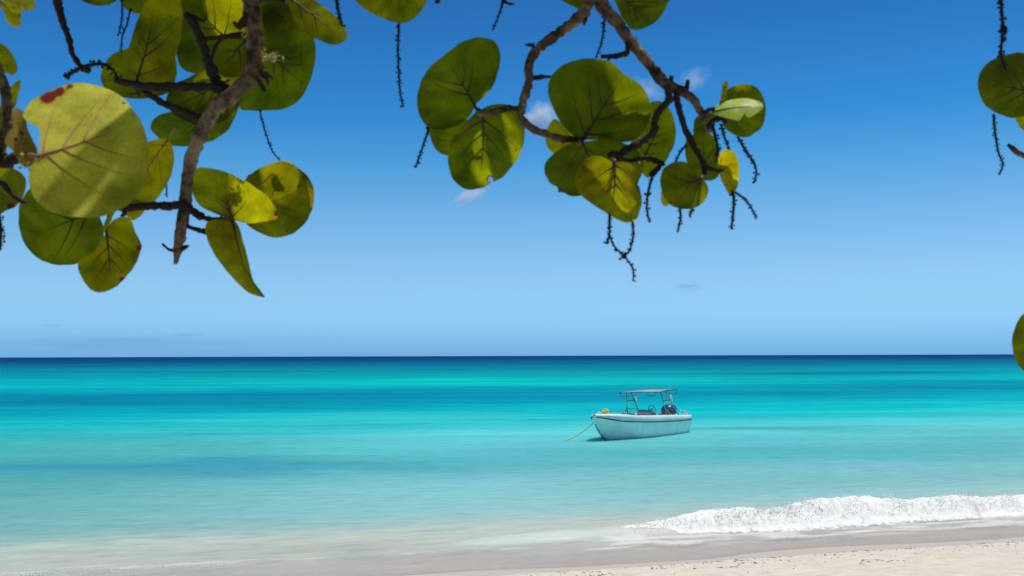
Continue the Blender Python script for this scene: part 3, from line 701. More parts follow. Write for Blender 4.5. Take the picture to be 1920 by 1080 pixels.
# mooring rope, a thing of its own
p0 = boat.location + B(-0.98, 0.05, 1.05); p1 = G(1053, 826.5)
pts = []
for q in np.linspace(0, 1, 18):
    p = p0.lerp(p1, q); p.z = 1.05 * (1 - q) ** 1.55 - 0.02 * q; pts.append(p)
m = MB(); m.tube([p - p1 for p in pts], 0.026, 6); rp = m.build('mooring_rope', simple('pale_yellow_rope', (0.78, 0.62, 0.16), 0.8)); rp.location = p1
tag(rp, 'yellow mooring rope sagging from the boat bow into the water', 'rope')
# coil of yellow line on the foredeck
m = MB(); base = boat.location + B(-0.28, 0.08, 1.30)
pts = []
for a in np.linspace(0, 2 * math.pi * 5, 90):
    r = 0.13 + 0.03 * math.sin(a * 1.7); pts.append(Vector((math.cos(a) * r, math.sin(a) * r * .8, 0.04 + 0.030 * a / 6.28 * .8 + 0.02 * math.sin(a * 2.3))))
m.tube(pts, 0.026, 6); m.tube([(.1, 0, .12), (.17, -.05, .19), (.02, .06, .24), (-.12, .03, .18), (-.05, -.08, .10)], .03, 6)
rc = m.build('rope_coil', YEL); rc.location = base
tag(rc, 'loose coil of yellow line lying on the boat foredeck', 'rope')

# ------------------------------------------------------------------ clouds (small volumes of real depth)
def cloud_material(dens, scale, seed, thr, tone):
    m, t, o = new_mat('cloud_vapour'); tcn = N(t, 'ShaderNodeTexCoord')
    n = N(t, 'ShaderNodeTexNoise'); n.inputs['Scale'].default_value = scale; n.inputs['Detail'].default_value = 6; n.inputs['Roughness'].default_value = 0.6
    mp = N(t, 'ShaderNodeMapping'); mp.inputs['Location'].default_value = (seed, seed * .7, seed * 1.3)
    t.links.new(tcn.outputs['Object'], mp.inputs[0]); t.links.new(mp.outputs[0], n.inputs['Vector'])
    ln = N(t, 'ShaderNodeVectorMath', operation='LENGTH'); t.links.new(tcn.outputs['Object'], ln.inputs[0])
    fall = N(t, 'ShaderNodeMath', operation='SUBTRACT'); fall.inputs[0].default_value = 1.0; t.links.new(ln.outputs['Value'], fall.inputs[1])
    ad = N(t, 'ShaderNodeMath', operation='MULTIPLY_ADD'); t.links.new(fall.outputs[0], ad.inputs[0]); ad.inputs[1].default_value = 0.45; t.links.new(n.outputs[0], ad.inputs[2])
    mr = N(t, 'ShaderNodeMapRange'); mr.inputs[1].default_value = thr; mr.inputs[2].default_value = thr + 0.28; mr.inputs[4].default_value = dens
    t.links.new(ad.outputs[0], mr.inputs[0])
    pv = N(t, 'ShaderNodeVolumePrincipled'); pv.inputs['Color'].default_value = (*tone, 1); pv.inputs['Anisotropy'].default_value = 0.2
    t.links.new(mr.outputs[0], pv.inputs['Density']); t.links.new(pv.outputs[0], o.inputs['Volume']); return m
def sphere_mesh():
    v = []; f = []; a, b = 10, 18
    for i in range(a + 1):
        th = math.pi * i / a
        for j in range(b): ph = 2 * math.pi * j / b; v.append((math.sin(th) * math.cos(ph), math.sin(th) * math.sin(ph), math.cos(th)))
    for i in range(a):
        for j in range(b): f.append((i * b + j, i * b + (j + 1) % b, (i + 1) * b + (j + 1) % b, (i + 1) * b + j))
    return v, f
cv, cf = sphere_mesh()
clouds = [  # px, py, half width, half height (pixels), distance, tilt, density factor, label
    (1012, 222, 46, 50, 3600, 0.2, 0.85, 'white wisp of cloud in the gap between the middle branch leaves'),
    (880, 368, 52, 19, 3400, -0.62, 0.85, 'slanting white wisp of cloud just below the middle branch'),
    (1215, 168, 44, 30, 3800, 0.3, 0.25, 'faint wisp of cloud left of the thick middle twig fork'),
    (1302, 148, 44, 30, 3900, -0.5, 0.25, 'faint wisp of cloud right of the thick middle twig fork'),
    (1290, 537, 42, 11, 9000, 0.0, 0.20, 'thin flat cloudlet alone in the pale sky above the boat'),
    (205, 642, 330, 20, 16000, 0.0, 0.17, 'low hazy cloud bank over the horizon at left'),
    (98, 610, 30, 5, 15000, 0.0, 0.14, 'tiny dark cloudlet above the low cloud bank at far left'),
    (352, 628, 46, 6, 15000, 0.0, 0.14, 'tiny cloudlet on the right part of the low cloud bank'),
]
for i, (px, py, hw, hh, d, tl, den, lab) in enumerate(clouds):
    mbc = MB(); mbc.add(cv, cf); me_ = mbc.build('cloud', cloud_material(den * 3.0 / (hw * d / F), 1.6 if d < 5000 else 2.6, i * 3.7, 0.62, (.93, .97, 1) if d < 5000 else (.46, .68, .92)))  # far clouds: the haze of the air is put into their blue tone
    me_.location = P(px, py, d); me_.scale = (hw * d / F, hw * d / F * 0.8, hh * d / F); me_.rotation_euler = (0, tl, 0)
    tag(me_, lab, 'cloud', 'small clouds in the sky')

# ------------------------------------------------------------------ sea grape branches
class Leafer:
    def __init__(s, root, depth): s.root = root; s.off = Vector(root.location); s.d = depth
    def limb(s, pts, name='twig', mat=None, dd=0.0, jit=0.16, n=10, sub=7, knob=0.34):
        """pts: (px, py, radius in px[, depth offset])"""
        mat = mat or TWIG
        q = catmull([(p[0], p[1], p[2], (p[3] if len(p) > 3 else 0.0)) for p in pts], sub)
        path = []; rad = []
        for i, (x, y, r, e) in enumerate(q):
            d = s.d + dd + e
            nn_ = mnoise.noise((x * .05, y * .05, 2)); n2 = mnoise.noise((x * .16, y * .16, 7))
            path.append(P(x + 1.6 * n2 * min(r, 8) / 6, y + 1.2 * nn_, d) - s.off)
            n4 = mnoise.noise((x * .42, y * .42, 11))
            rad.append(max(r * (.9 if n == 14 else 1), 0.8) * d / F * (1 + knob * n2 + 0.10 * nn_ + .22 * max(0, n4)))
        m = MB(); m.tube(path, rad, n, jit); return m.build(name, mat, s.root)
    def spike(s, pts, dd=0.0, r=1.5, bead=2.6):
        q = catmull([(p[0], p[1]) for p in pts], 8); d = s.d + dd
        m = MB(); path = [P(x, y, d) - s.off for x, y in q]
        # walk evenly
        m.tube(path, [r * d / F * (1.1 - 0.35 * i / len(path)) for i in range(len(path))], 6)
        L = sum((path[i + 1] - path[i]).length for i in range(len(path) - 1)); step = 2.3 * d / F; acc = 0; k = 0
        for i in range(len(path) - 1):
            a, b = path[i], path[i + 1]; l = (b - a).length; t = (b - a).normalized()
            while acc < l:
                p = a + t * acc; u = t.orthogonal(); u.rotate(Matrix.Rotation(k * 2.4 + random.uniform(-.3, .3), 3, t))
                rb = bead * d / F * random.choice((.3, .45, .6, .75, .95)) * random.uniform(.8, 1.15)
                m.blob(p + u * (r * d / F + rb * .3), rb, (random.uniform(.7, 1.2),) * 3); k += 1; acc += step * random.uniform(.4, 1.7)
            acc -= l
        return m.build('flower_spike', SPIKE, s.root)
    def leaf(s, outline, base, tip, dd=0.0, tilt=(0, 0), fold=0.10, cup=0.06, tint=(1, 1, 1), blot=(), pet=None, veins=4, label=None, vmat=None, vlen=0.8, vr=2.4, hole=None, mat=None):
        vmat = vmat or VEIN; d = s.d + dd
        out = catmull(outline, 5, True)
        cx = sum(p[0] for p in out) / len(out); cy = sum(p[1] for p in out) / len(out)
        c3 = P(cx, cy, d); view = (CAM - c3).normalized()
        right = Vector((1, 0, 0)); up = view.cross(right).normalized(); right = up.cross(view).normalized()
        tx, ty = math.tan(R(tilt[0])), math.tan(R(tilt[1]))
        n3 = (view + up * tx + right * ty).normalized()
        size = max(max(p[0] for p in out) - min(p[0] for p in out), max(p[1] for p in out) - min(p[1] for p in out))
        mx, my = tip[0] - base[0], tip[1] - base[1]; ml = math.hypot(mx, my) or 1; ux, uy = mx / ml, my / ml
        ph = random.uniform(0, 50)
        def surf(x, y, lift=0.0):
            r = ray(x, y); k = (c3 - CAM).dot(n3) / r.dot(n3)
            p = CAM + r * k
            v = -(x - base[0]) * uy + (y - base[1]) * ux; u = (x - base[0]) * ux + (y - base[1]) * uy
            rel = math.hypot(x - cx, y - cy) / (size * .5)
            h = fold * (math.sqrt(v * v + 9) - 3) - cup * size * .5 * rel * rel
            h += size * 0.034 * mnoise.noise((x / size * 3.2 + ph, y / size * 3.2, 1.3)) * (0.3 + rel)
            # quilted lift between the side veins
            h += (0 if mat else size * 0.009) * math.sin(u / size * 26 - abs(v) / size * 16) * min(1, abs(v) / (size * .15))
            return p + n3 * ((h + lift) * d / F)
        ringsN = 14; seg = len(out); verts = [surf(cx, cy) - s.off]; faces = []; bl = []
        def bval(x, y):
            b = 0
            for (bx, by, br_) in blot: b = max(b, 1.0 * math.exp(-(((x - bx) ** 2 + (y - by) ** 2) / (br_ * br_)) * 1.1))
            return b * 0.75
        bl.append(bval(cx, cy))
        for i in range(1, ringsN + 1):
            q = (i / ringsN) ** 0.85
            for (ox, oy) in out:
                x, y = cx + (ox - cx) * q, cy + (oy - cy) * q
                if i == ringsN:
                    e = 1.1 * mnoise.noise((ox * .09, oy * .09, 5)); x += e; y += e * .6
                verts.append(surf(x, y) - s.off); bl.append(max(bval(x, y), 0.30 * (q > .985)))
        for j in range(seg): faces.append((0, 1 + j, 1 + (j + 1) % seg))
        for i in range(ringsN - 1):
            a = 1 + i * seg; b = a + seg
            for j in range(seg):
                if hole:
                    (hx, hy, hr_) = hole; q = ((i + 1.5) / ringsN) ** .85; x, y = cx + (out[j][0] - cx) * q, cy + (out[j][1] - cy) * q
                    if math.hypot(x - hx, y - hy) < hr_: continue
                faces.append((a + j, b + j, b + (j + 1) % seg, a + (j + 1) % seg))
        o = mesh_obj('leaf', verts, faces, mat or LEAF, s.root, attrs={'blotch': ('FLOAT', bl)})
        jt = random.uniform(.88, 1.12)
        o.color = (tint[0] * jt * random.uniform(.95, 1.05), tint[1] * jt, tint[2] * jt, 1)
        if label: o['label'] = label
        # raised midrib with side veins on the side facing the camera
        m = MB()
        def line(pts, r0, r1):
            q = catmull(pts, 4); nq = len(q)
            m.tube([surf(x, y, 0.6) - s.off for x, y in q], [max(0.25, r0 + (r1 - r0) * (i / (nq - 1)) ** .6) * d / F for i in range(nq)], 5)
        bend = random.uniform(-.05, .05)
        def mid(q): return (base[0] + mx * q - uy * bend * ml * math.sin(q * 3.1), base[1] + my * q + ux * bend * ml * math.sin(q * 3.1))
        line([mid(q) for q in np.linspace(0, vlen, 7)], vr * 1.25, 0.35)
        import bisect
        def inside(x, y):
            res = False; j = len(out) - 1
            for i in range(len(out)):
                if (out[i][1] > y) != (out[j][1] > y) and x < (out[j][0] - out[i][0]) * (y - out[i][1]) / (out[j][1] - out[i][1] + 1e-9) + out[i][0]: res = not res
                j = i
            return res
        for i in range(veins):
            if i > 2: break
            q0 = 0.03 + i * 0.20
            for sg in (-1, 1):
                q0 += random.uniform(0, .05)
                an = R(random.uniform(40, 52) + (16 if i == 0 else 0)) * sg; L = ml * random.uniform(.56, .72) * (1 - .16 * i)
                x0, y0 = mid(q0); dx, dy = ux * math.cos(an) - uy * math.sin(an), uy * math.cos(an) + ux * math.sin(an)
                pts = []
                for t in (0, .2, .4, .6, .8, 1):
                    x = x0 + (dx * t + ux * t * t * .25) * L; y = y0 + (dy * t + uy * t * t * .25) * L
                    if not inside(cx + (x - cx) * 1.06, cy + (y - cy) * 1.06): break
                    pts.append((x, y))
                if len(pts) > 1: line(pts, vr * .70, 0.25)
        if pet:
            a = surf(*base, .6); b = P(pet[0], pet[1], s.d + (pet[2] if len(pet) > 2 else 0.0)); md = a.lerp(b, .5) + Vector((0, 0, .004))
            m.tube([a - s.off, md - s.off, b - s.off], [vr * 1.25 * d / F, vr * 1.3 * d / F, vr * 1.8 * d / F], 6)
        m.build('midrib', vmat, o)
        return o

GRP = 'sea grape branches hanging into the view'
# ---- left branch
D = 2.05
lb = empty('sea_grape_branch', P(468, -40, D)); tag(lb, 'thick gnarled sea grape branch hanging at left with broad green leaves', 'branch', GRP)
A = Leafer(lb, D)
main = A.limb([(452, -420, 26, .25), (462, -200, 22, .1), (468, -40, 18), (471, 20, 17), (476, 60, 17), (480, 100, 17), (472, 138, 17), (445, 170, 17), (410, 197, 16), (388, 228, 15), (372, 262, 14), (358, 300, 13), (351, 350, 13), (346, 390, 12.5), (340, 430, 12), (334, 465, 10), (329, 496, 4)], 'limb', BARK, n=14, jit=.09, knob=.26)
A.limb([(336, 470, 5), (318, 468, 3), (304, 457, 2)]); A.limb([(338, 468, 5), (348, 463, 4), (355, 461, 2)])
A.limb([(432, 172, 11), (412, 160, 10), (396, 132, 10), (386, 102, 8), (372, 62, 8), (356, 36, 8), (348, 25, 6)], dd=.02)
A.limb([(384, 40, 2), (366, 34, 5), (352, 30, 6)], dd=.02)
A.limb([(374, 72, 4), (410, 71, 4), (440, 67, 6), (470, 62, 6)], dd=.02); A.limb([(396, 112, 3), (404, 88, 3), (416, 72, 3)], dd=.02)
A.limb([(466, 22, 6), (450, 48, 7), (438, 42, 3)], dd=-.01)
A.limb([(420, 168, 8), (385, 163, 8), (330, 163, 8), (275, 162, 8), (228, 154, 7), (215, 152, 4)], dd=.0)
A.limb([(380, 224, 7), (345, 209, 7), (310, 196, 6), (285, 181, 6), (258, 163, 4)], dd=.01)
A.limb([(350, 383, 8), (318, 386, 8), (290, 385, 7), (255, 389, 7), (222, 390, 6), (206, 393, 4)], dd=-.02)
A.limb([(236, 390, 4), (232, 402, 4), (226, 405, 2)], dd=-.02)
A.limb([(352, 386, 7), (370, 402, 7), (395, 412, 6), (420, 413, 6), (437, 415, 5)], dd=-.02)
A.limb([(350, 424, 4), (370, 430, 4), (388, 435, 5)], dd=-.01)
A.limb([(104, -300, 9, .1), (102, -120, 8, .05), (104, -20, 7), (112, 20, 7), (120, 48, 6), (130, 75, 6), (135, 100, 5), (150, 122, 5), (165, 132, 6), (150, 128, 4)], dd=.1)
A.limb([(488, 132, 5), (500, 139, 5), (512, 146, 2)], dd=-.02); A.limb([(484, 148, 4), (490, 160, 4), (498, 172, 4)], dd=-.02); A.limb([(488, 141, 3), (500, 148, 2.5), (503, 161, 1.5)], dd=-.02)
A.limb([(520, -60, 5), (500, -12, 5), (480, 4, 6)], dd=.03); A.limb([(478, 2, 3), (520, -2, 4), (535, 4, 3)], dd=.05)
A.limb([(506, 20, 1.5), (520, 26, 2.5), (532, 34, 1.2)], dd=.03)
# leaves, hindmost first
A.leaf([(225, -10), (230, 10), (245, 22), (262, 26), (278, 12), (290, -20), (255, -45)], (258, -40), (255, 24), .22, (-20, 10), tint=(.95, 1, 1))
A.leaf([(152, -5), (165, 6), (190, 11), (210, 6), (222, -5), (210, -35), (170, -38)], (190, -36), (188, 10), .2, (-25, 0))
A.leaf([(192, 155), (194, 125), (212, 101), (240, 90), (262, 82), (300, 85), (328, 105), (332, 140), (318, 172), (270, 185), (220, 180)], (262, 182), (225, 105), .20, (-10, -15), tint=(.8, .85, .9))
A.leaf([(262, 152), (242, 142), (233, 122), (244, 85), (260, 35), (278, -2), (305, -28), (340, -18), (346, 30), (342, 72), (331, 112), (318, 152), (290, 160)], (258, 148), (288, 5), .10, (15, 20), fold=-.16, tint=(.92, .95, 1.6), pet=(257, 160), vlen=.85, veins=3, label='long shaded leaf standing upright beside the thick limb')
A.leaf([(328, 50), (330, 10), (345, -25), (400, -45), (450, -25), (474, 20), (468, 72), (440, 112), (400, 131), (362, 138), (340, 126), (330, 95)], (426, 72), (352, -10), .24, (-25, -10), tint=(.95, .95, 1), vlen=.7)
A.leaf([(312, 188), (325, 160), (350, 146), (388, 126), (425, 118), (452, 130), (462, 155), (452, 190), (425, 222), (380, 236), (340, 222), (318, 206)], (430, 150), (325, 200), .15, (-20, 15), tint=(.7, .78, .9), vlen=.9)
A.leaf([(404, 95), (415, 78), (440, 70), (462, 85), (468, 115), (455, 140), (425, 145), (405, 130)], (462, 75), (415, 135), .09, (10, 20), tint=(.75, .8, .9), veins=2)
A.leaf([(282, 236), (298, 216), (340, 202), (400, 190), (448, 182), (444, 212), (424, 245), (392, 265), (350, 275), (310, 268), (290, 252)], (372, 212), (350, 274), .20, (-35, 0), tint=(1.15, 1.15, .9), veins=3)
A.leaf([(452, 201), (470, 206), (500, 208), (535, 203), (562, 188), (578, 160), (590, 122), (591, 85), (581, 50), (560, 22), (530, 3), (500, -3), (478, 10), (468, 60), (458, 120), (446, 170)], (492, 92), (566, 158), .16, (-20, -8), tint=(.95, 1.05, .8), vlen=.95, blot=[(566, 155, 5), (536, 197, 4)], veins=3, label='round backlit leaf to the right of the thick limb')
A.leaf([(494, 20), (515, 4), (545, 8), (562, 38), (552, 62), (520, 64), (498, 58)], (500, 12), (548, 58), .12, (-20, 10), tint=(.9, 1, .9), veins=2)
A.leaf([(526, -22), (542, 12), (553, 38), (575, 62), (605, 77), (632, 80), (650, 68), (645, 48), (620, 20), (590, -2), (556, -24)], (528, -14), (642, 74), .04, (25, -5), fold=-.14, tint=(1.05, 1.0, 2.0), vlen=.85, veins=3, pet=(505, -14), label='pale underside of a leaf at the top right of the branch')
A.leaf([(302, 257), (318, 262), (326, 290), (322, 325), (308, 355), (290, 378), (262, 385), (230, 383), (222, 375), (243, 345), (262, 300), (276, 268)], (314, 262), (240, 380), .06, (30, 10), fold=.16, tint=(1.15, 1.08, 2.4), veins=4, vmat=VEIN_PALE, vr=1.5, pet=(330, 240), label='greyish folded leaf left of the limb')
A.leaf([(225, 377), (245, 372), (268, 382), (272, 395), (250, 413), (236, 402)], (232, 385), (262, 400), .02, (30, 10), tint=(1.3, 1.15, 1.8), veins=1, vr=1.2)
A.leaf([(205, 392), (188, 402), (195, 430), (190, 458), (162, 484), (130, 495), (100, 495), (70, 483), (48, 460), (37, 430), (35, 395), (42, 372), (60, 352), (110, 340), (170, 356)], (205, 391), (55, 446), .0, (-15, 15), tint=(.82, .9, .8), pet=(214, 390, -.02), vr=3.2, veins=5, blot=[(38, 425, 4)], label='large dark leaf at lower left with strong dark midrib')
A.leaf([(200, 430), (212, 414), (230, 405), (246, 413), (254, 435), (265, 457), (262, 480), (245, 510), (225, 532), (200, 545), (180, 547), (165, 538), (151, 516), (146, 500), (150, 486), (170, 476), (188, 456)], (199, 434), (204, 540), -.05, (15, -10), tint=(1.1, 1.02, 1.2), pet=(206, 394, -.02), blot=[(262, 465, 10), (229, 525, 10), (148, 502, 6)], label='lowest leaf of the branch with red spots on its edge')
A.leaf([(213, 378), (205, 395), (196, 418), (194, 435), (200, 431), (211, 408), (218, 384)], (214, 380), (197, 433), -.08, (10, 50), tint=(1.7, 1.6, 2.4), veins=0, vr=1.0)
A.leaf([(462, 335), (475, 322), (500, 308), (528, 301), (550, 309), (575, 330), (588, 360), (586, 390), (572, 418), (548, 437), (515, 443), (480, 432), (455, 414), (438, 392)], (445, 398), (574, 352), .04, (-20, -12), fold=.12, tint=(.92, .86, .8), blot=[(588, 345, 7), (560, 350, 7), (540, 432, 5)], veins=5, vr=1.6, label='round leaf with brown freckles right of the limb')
A.leaf([(488, 346), (505, 327), (522, 305), (532, 301), (546, 304), (538, 314), (515, 330)], (490, 344), (540, 304), .025, (45, 0), fold=0, tint=(2.2, 1.9, 2.4), veins=0, vr=.8)  # curled edge of the round leaf, its sunlit brightness put into the tint
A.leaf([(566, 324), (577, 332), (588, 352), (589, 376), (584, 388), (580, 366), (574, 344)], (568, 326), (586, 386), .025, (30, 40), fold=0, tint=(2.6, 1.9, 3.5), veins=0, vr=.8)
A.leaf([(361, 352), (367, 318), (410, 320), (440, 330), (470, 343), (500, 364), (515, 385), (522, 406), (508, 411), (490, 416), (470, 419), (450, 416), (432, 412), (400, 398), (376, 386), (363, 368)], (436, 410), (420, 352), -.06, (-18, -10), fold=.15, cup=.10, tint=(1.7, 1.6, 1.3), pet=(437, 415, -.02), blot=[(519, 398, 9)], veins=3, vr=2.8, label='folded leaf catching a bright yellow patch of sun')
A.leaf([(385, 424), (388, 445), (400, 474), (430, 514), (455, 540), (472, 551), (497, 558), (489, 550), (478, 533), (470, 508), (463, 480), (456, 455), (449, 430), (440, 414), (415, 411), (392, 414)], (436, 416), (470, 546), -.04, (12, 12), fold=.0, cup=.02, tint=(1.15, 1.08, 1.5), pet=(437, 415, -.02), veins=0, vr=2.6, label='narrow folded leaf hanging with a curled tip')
for pts in ([(228, -10), (229, 25), (226, 50), (221, 68)], [(245, 15), (238, 45), (229, 70), (227, 97)], [(487, 206), (492, 228), (500, 255), (510, 282), (525, 301)], [(309, 330), (312, 350), (313, 370)]):
    A.spike(pts, .14, r=1.6, bead=2.4)
A.spike([(630, -20), (633, 15), (638, 35), (642, 50)], .05, r=3.2, bead=3.6)
A.spike([(122, 145), (140, 133), (160, 124), (190, 120), (208, 128), (222, 148)], .06, r=3.5, bead=4)
def blossom(L, centre, spread, n, dd, mat, rr=(1.5, 3.5), name='flower_cluster'):
    m = MB(); d = L.d + dd
    for i in range(n):
        x = random.gauss(centre[0], spread[0]); y = random.gauss(centre[1], spread[1]); r = random.uniform(*rr) * d / F
        m.blob(P(x, y, d + random.gauss(0, .012)) - L.off, r, (random.uniform(.6, 1.6), 1, random.uniform(.6, 1.6)))
    return m.build(name, mat, L.root)
blossom(A, (512, 105), (11, 5), 46, -.03, FLOWER, (1, 3)); blossom(A, (494, 102), (3, 6), 26, -.04, BUD, (1, 2.4)); blossom(A, (458, 64), (3, 4), 14, -.04, BUD, (1, 2.2))

# ---- branch at the left edge, nearest to the camera
D = 1.75
eb = empty('sea_grape_branch', P(-30, 60, D)); tag(eb, 'near branch cut by the left edge with pale blotched leaf and blossom', 'branch', GRP)
E = Leafer(eb, D)
E.limb([(-40, -420, 14, .2), (-60, -120, 12, .1), (-30, 60, 10), (0, 140, 9), (12, 185, 10), (14, 230, 10), (2, 265, 11), (-25, 300, 12)], 'limb', BARK)
E.limb([(-25, 296, 13), (5, 303, 14), (30, 296, 11), (42, 292, 6)]); E.limb([(-25, 330, 6), (5, 345, 6), (28, 370, 5), (48, 380, 4)])
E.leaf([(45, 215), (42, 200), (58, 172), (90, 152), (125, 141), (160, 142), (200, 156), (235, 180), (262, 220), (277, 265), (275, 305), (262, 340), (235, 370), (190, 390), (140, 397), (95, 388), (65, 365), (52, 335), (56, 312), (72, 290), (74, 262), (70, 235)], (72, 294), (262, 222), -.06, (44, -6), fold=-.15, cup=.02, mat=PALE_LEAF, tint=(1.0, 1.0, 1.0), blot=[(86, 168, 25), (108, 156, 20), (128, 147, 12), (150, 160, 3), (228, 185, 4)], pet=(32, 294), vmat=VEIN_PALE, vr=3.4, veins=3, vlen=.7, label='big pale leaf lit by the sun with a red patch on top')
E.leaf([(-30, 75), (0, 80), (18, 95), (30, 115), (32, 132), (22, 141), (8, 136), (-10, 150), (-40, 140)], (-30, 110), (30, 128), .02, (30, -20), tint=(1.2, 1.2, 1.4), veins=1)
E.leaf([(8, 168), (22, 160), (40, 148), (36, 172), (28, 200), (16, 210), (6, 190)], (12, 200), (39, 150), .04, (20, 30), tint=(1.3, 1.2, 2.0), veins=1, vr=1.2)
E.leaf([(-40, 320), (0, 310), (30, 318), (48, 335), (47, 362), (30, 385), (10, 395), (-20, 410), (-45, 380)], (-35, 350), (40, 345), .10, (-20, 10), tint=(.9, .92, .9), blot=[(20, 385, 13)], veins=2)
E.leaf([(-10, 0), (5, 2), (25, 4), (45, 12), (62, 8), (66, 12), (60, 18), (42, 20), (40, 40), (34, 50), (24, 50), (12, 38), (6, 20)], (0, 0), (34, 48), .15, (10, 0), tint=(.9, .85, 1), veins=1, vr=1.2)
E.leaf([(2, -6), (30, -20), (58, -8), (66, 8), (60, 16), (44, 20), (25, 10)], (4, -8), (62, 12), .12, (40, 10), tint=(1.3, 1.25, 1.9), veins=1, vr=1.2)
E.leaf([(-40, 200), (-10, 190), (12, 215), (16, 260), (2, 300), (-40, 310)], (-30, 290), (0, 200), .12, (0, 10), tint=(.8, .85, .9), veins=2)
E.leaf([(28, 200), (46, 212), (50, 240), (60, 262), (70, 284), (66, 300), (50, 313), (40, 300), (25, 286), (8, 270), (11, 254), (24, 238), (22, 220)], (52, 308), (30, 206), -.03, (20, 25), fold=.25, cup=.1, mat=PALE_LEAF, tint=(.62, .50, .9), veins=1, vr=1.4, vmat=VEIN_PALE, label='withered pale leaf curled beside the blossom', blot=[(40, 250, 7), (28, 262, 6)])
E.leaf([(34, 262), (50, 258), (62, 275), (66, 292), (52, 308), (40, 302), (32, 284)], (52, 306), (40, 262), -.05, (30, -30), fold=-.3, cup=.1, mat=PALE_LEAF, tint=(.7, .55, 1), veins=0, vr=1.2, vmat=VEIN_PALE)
blossom(E, (52, 306), (10, 8), 40, -.04, BUD, (1.5, 4.5))
E.spike([(-3, 400), (1, 430), (0, 470)], .1, r=3.5, bead=4)

# ---- sprig at the top
D = 2.1
tb = empty('sea_grape_sprig', P(742, -60, D)); tag(tb, 'lone leaf at the top edge with one long dry spike below', 'sprig', GRP)
Tn = Leafer(tb, D)
Tn.limb([(700, -420, 9, .2), (735, -200, 8, .1), (742, -60, 6), (745, -20, 4)], 'limb', BARK)
Tn.leaf([(660, -8), (680, 15), (705, 30), (730, 40), (757, 43), (776, 35), (791, 18), (801, -2), (795, -40), (740, -70), (685, -50)], (742, -55), (748, 42), -.03, (25, 0), fold=.12, tint=(1.0, 1.0, 1.2), veins=2)
Tn.spike([(744, 20), (748, 45), (746, 90), (748, 140), (751, 178), (757, 201)], .0, r=2.2, bead=3.2)
Tn.limb([(822, -60, 4, .03), (820, -20, 4), (822, 1, 4), (815, 4, 2)])
# ---- bare twig
Tn.limb([(960, -80, 3, .03), (950, -20, 4), (944, 0, 4), (940, 15, 3)]); Tn.limb([(944, 2, 3), (955, 7, 3), (964, 8, 2)])
Tn.spike([(942, 8), (934, 32), (923, 57)], 0, r=1.8, bead=2.2)

# ---- middle branch
D = 2.0
cb = empty('sea_grape_branch', P(1112, -30, D)); tag(cb, 'forked sea grape branch in the middle, leaves at the tips of its curving twigs', 'branch', GRP)
Cn = Leafer(cb, D)
Cn.limb([(1150, -420, 22, .3), (1125, -200, 18, .1), (1112, -40, 13), (1128, 8, 13), (1160, 45, 12), (1180, 75, 12), (1200, 100, 11), (1225, 130, 11), (1245, 155, 12), (1275, 170, 10), (1300, 187, 9), (1316, 214, 8), (1326, 240, 6), (1330, 250, 4)], 'limb', BARK, n=14, jit=.08, knob=.26)
Cn.limb([(1118, -60, 12), (1104, 0, 11), (1096, 18, 11), (1080, 38, 10), (1050, 60, 9), (1018, 84, 9), (1000, 102, 9), (991, 130, 8), (992, 152, 8), (984, 178, 8), (977, 208, 7), (984, 230, 7), (1010, 246, 7), (1050, 259, 7), (1088, 263, 6)], 'limb', BARK, dd=-.01, n=12)
Cn.limb([(978, 205, 5), (960, 203, 5), (940, 206, 6), (918, 212, 6), (895, 213, 5)], 'twig', BARK, dd=-.03)
Cn.limb([(1002, 86, 5), (990, 84, 3), (985, 86, 2)], dd=-.01); Cn.limb([(997, 147, 4), (1012, 144, 5), (1024, 144, 3), (1037, 145, 2)], dd=-.01)
Cn.limb([(1098, 14, 8), (1096, 34, 5), (1095, 48, 2)], dd=-.01)
Cn.limb([(1250, 160, 8), (1254, 186, 7), (1236, 208, 7), (1228, 226, 7), (1226, 246, 7), (1200, 268, 7), (1170, 284, 7), (1157, 298, 6), (1152, 306, 4)], 'twig', TWIG, dd=-.06)
Cn.limb([(1268, 168, 7), (1271, 196, 6), (1282, 234, 6), (1298, 270, 6), (1314, 296, 6), (1322, 316, 6), (1318, 336, 4)], 'twig', TWIG, dd=-.05)
Cn.limb([(1320, 312, 4), (1335, 317, 4), (1350, 322, 3)], dd=-.05)
Cn.limb([(1178, 78, 6), (1176, 98, 6), (1158, 104, 5), (1126, 106, 3)], dd=-.01); Cn.limb([(1146, 106, 3), (1139, 113, 2)], dd=-.01)
Cn.limb([(1256, 158, 5), (1260, 142, 4)]); Cn.limb([(1286, 172, 5), (1289, 156, 4), (1290, 150, 3)])
Cn.limb([(1165, 292, 5), (1150, 288, 6), (1140, 294, 5)], dd=-.07)
Cn.limb([(1160, 296, 4), (1185, 302, 4), (1210, 296, 5), (1240, 306, 5), (1244, 312, 3)], dd=-.05); Cn.limb([(1240, 308, 4), (1228, 322, 6), (1218, 330, 4)], dd=-.05)
Cn.limb([(1318, 214, 5), (1330, 206, 4), (1340, 204, 4)], dd=-.02); Cn.limb([(1326, 240, 5), (1340, 226, 6), (1352, 222, 5), (1362, 232, 4)], dd=-.02)
for pts, r in (([(1335, 232), (1343, 262), (1346, 285), (1344, 305)], 3), ([(1352, 232), (1360, 262), (1372, 290)], 2.4), ([(1288, 272), (1276, 284), (1268, 302)], 2.4)):
    Cn.spike(pts, -.04, r=r, bead=3.2)
Cn.leaf([(890, 206), (896, 195), (920, 170), (935, 132), (938, 102), (930, 80), (914, 72), (895, 70), (866, 78), (845, 95), (825, 110), (805, 125), (790, 150), (782, 180), (783, 206), (795, 230), (815, 241), (850, 239), (876, 226)], (896, 208), (828, 105), .0, (-18, 12), tint=(.85, .98, .8), pet=(900, 212, -.03), vlen=.72, veins=4, vr=3, label='broad leaf pointing up at the left end of the twig')
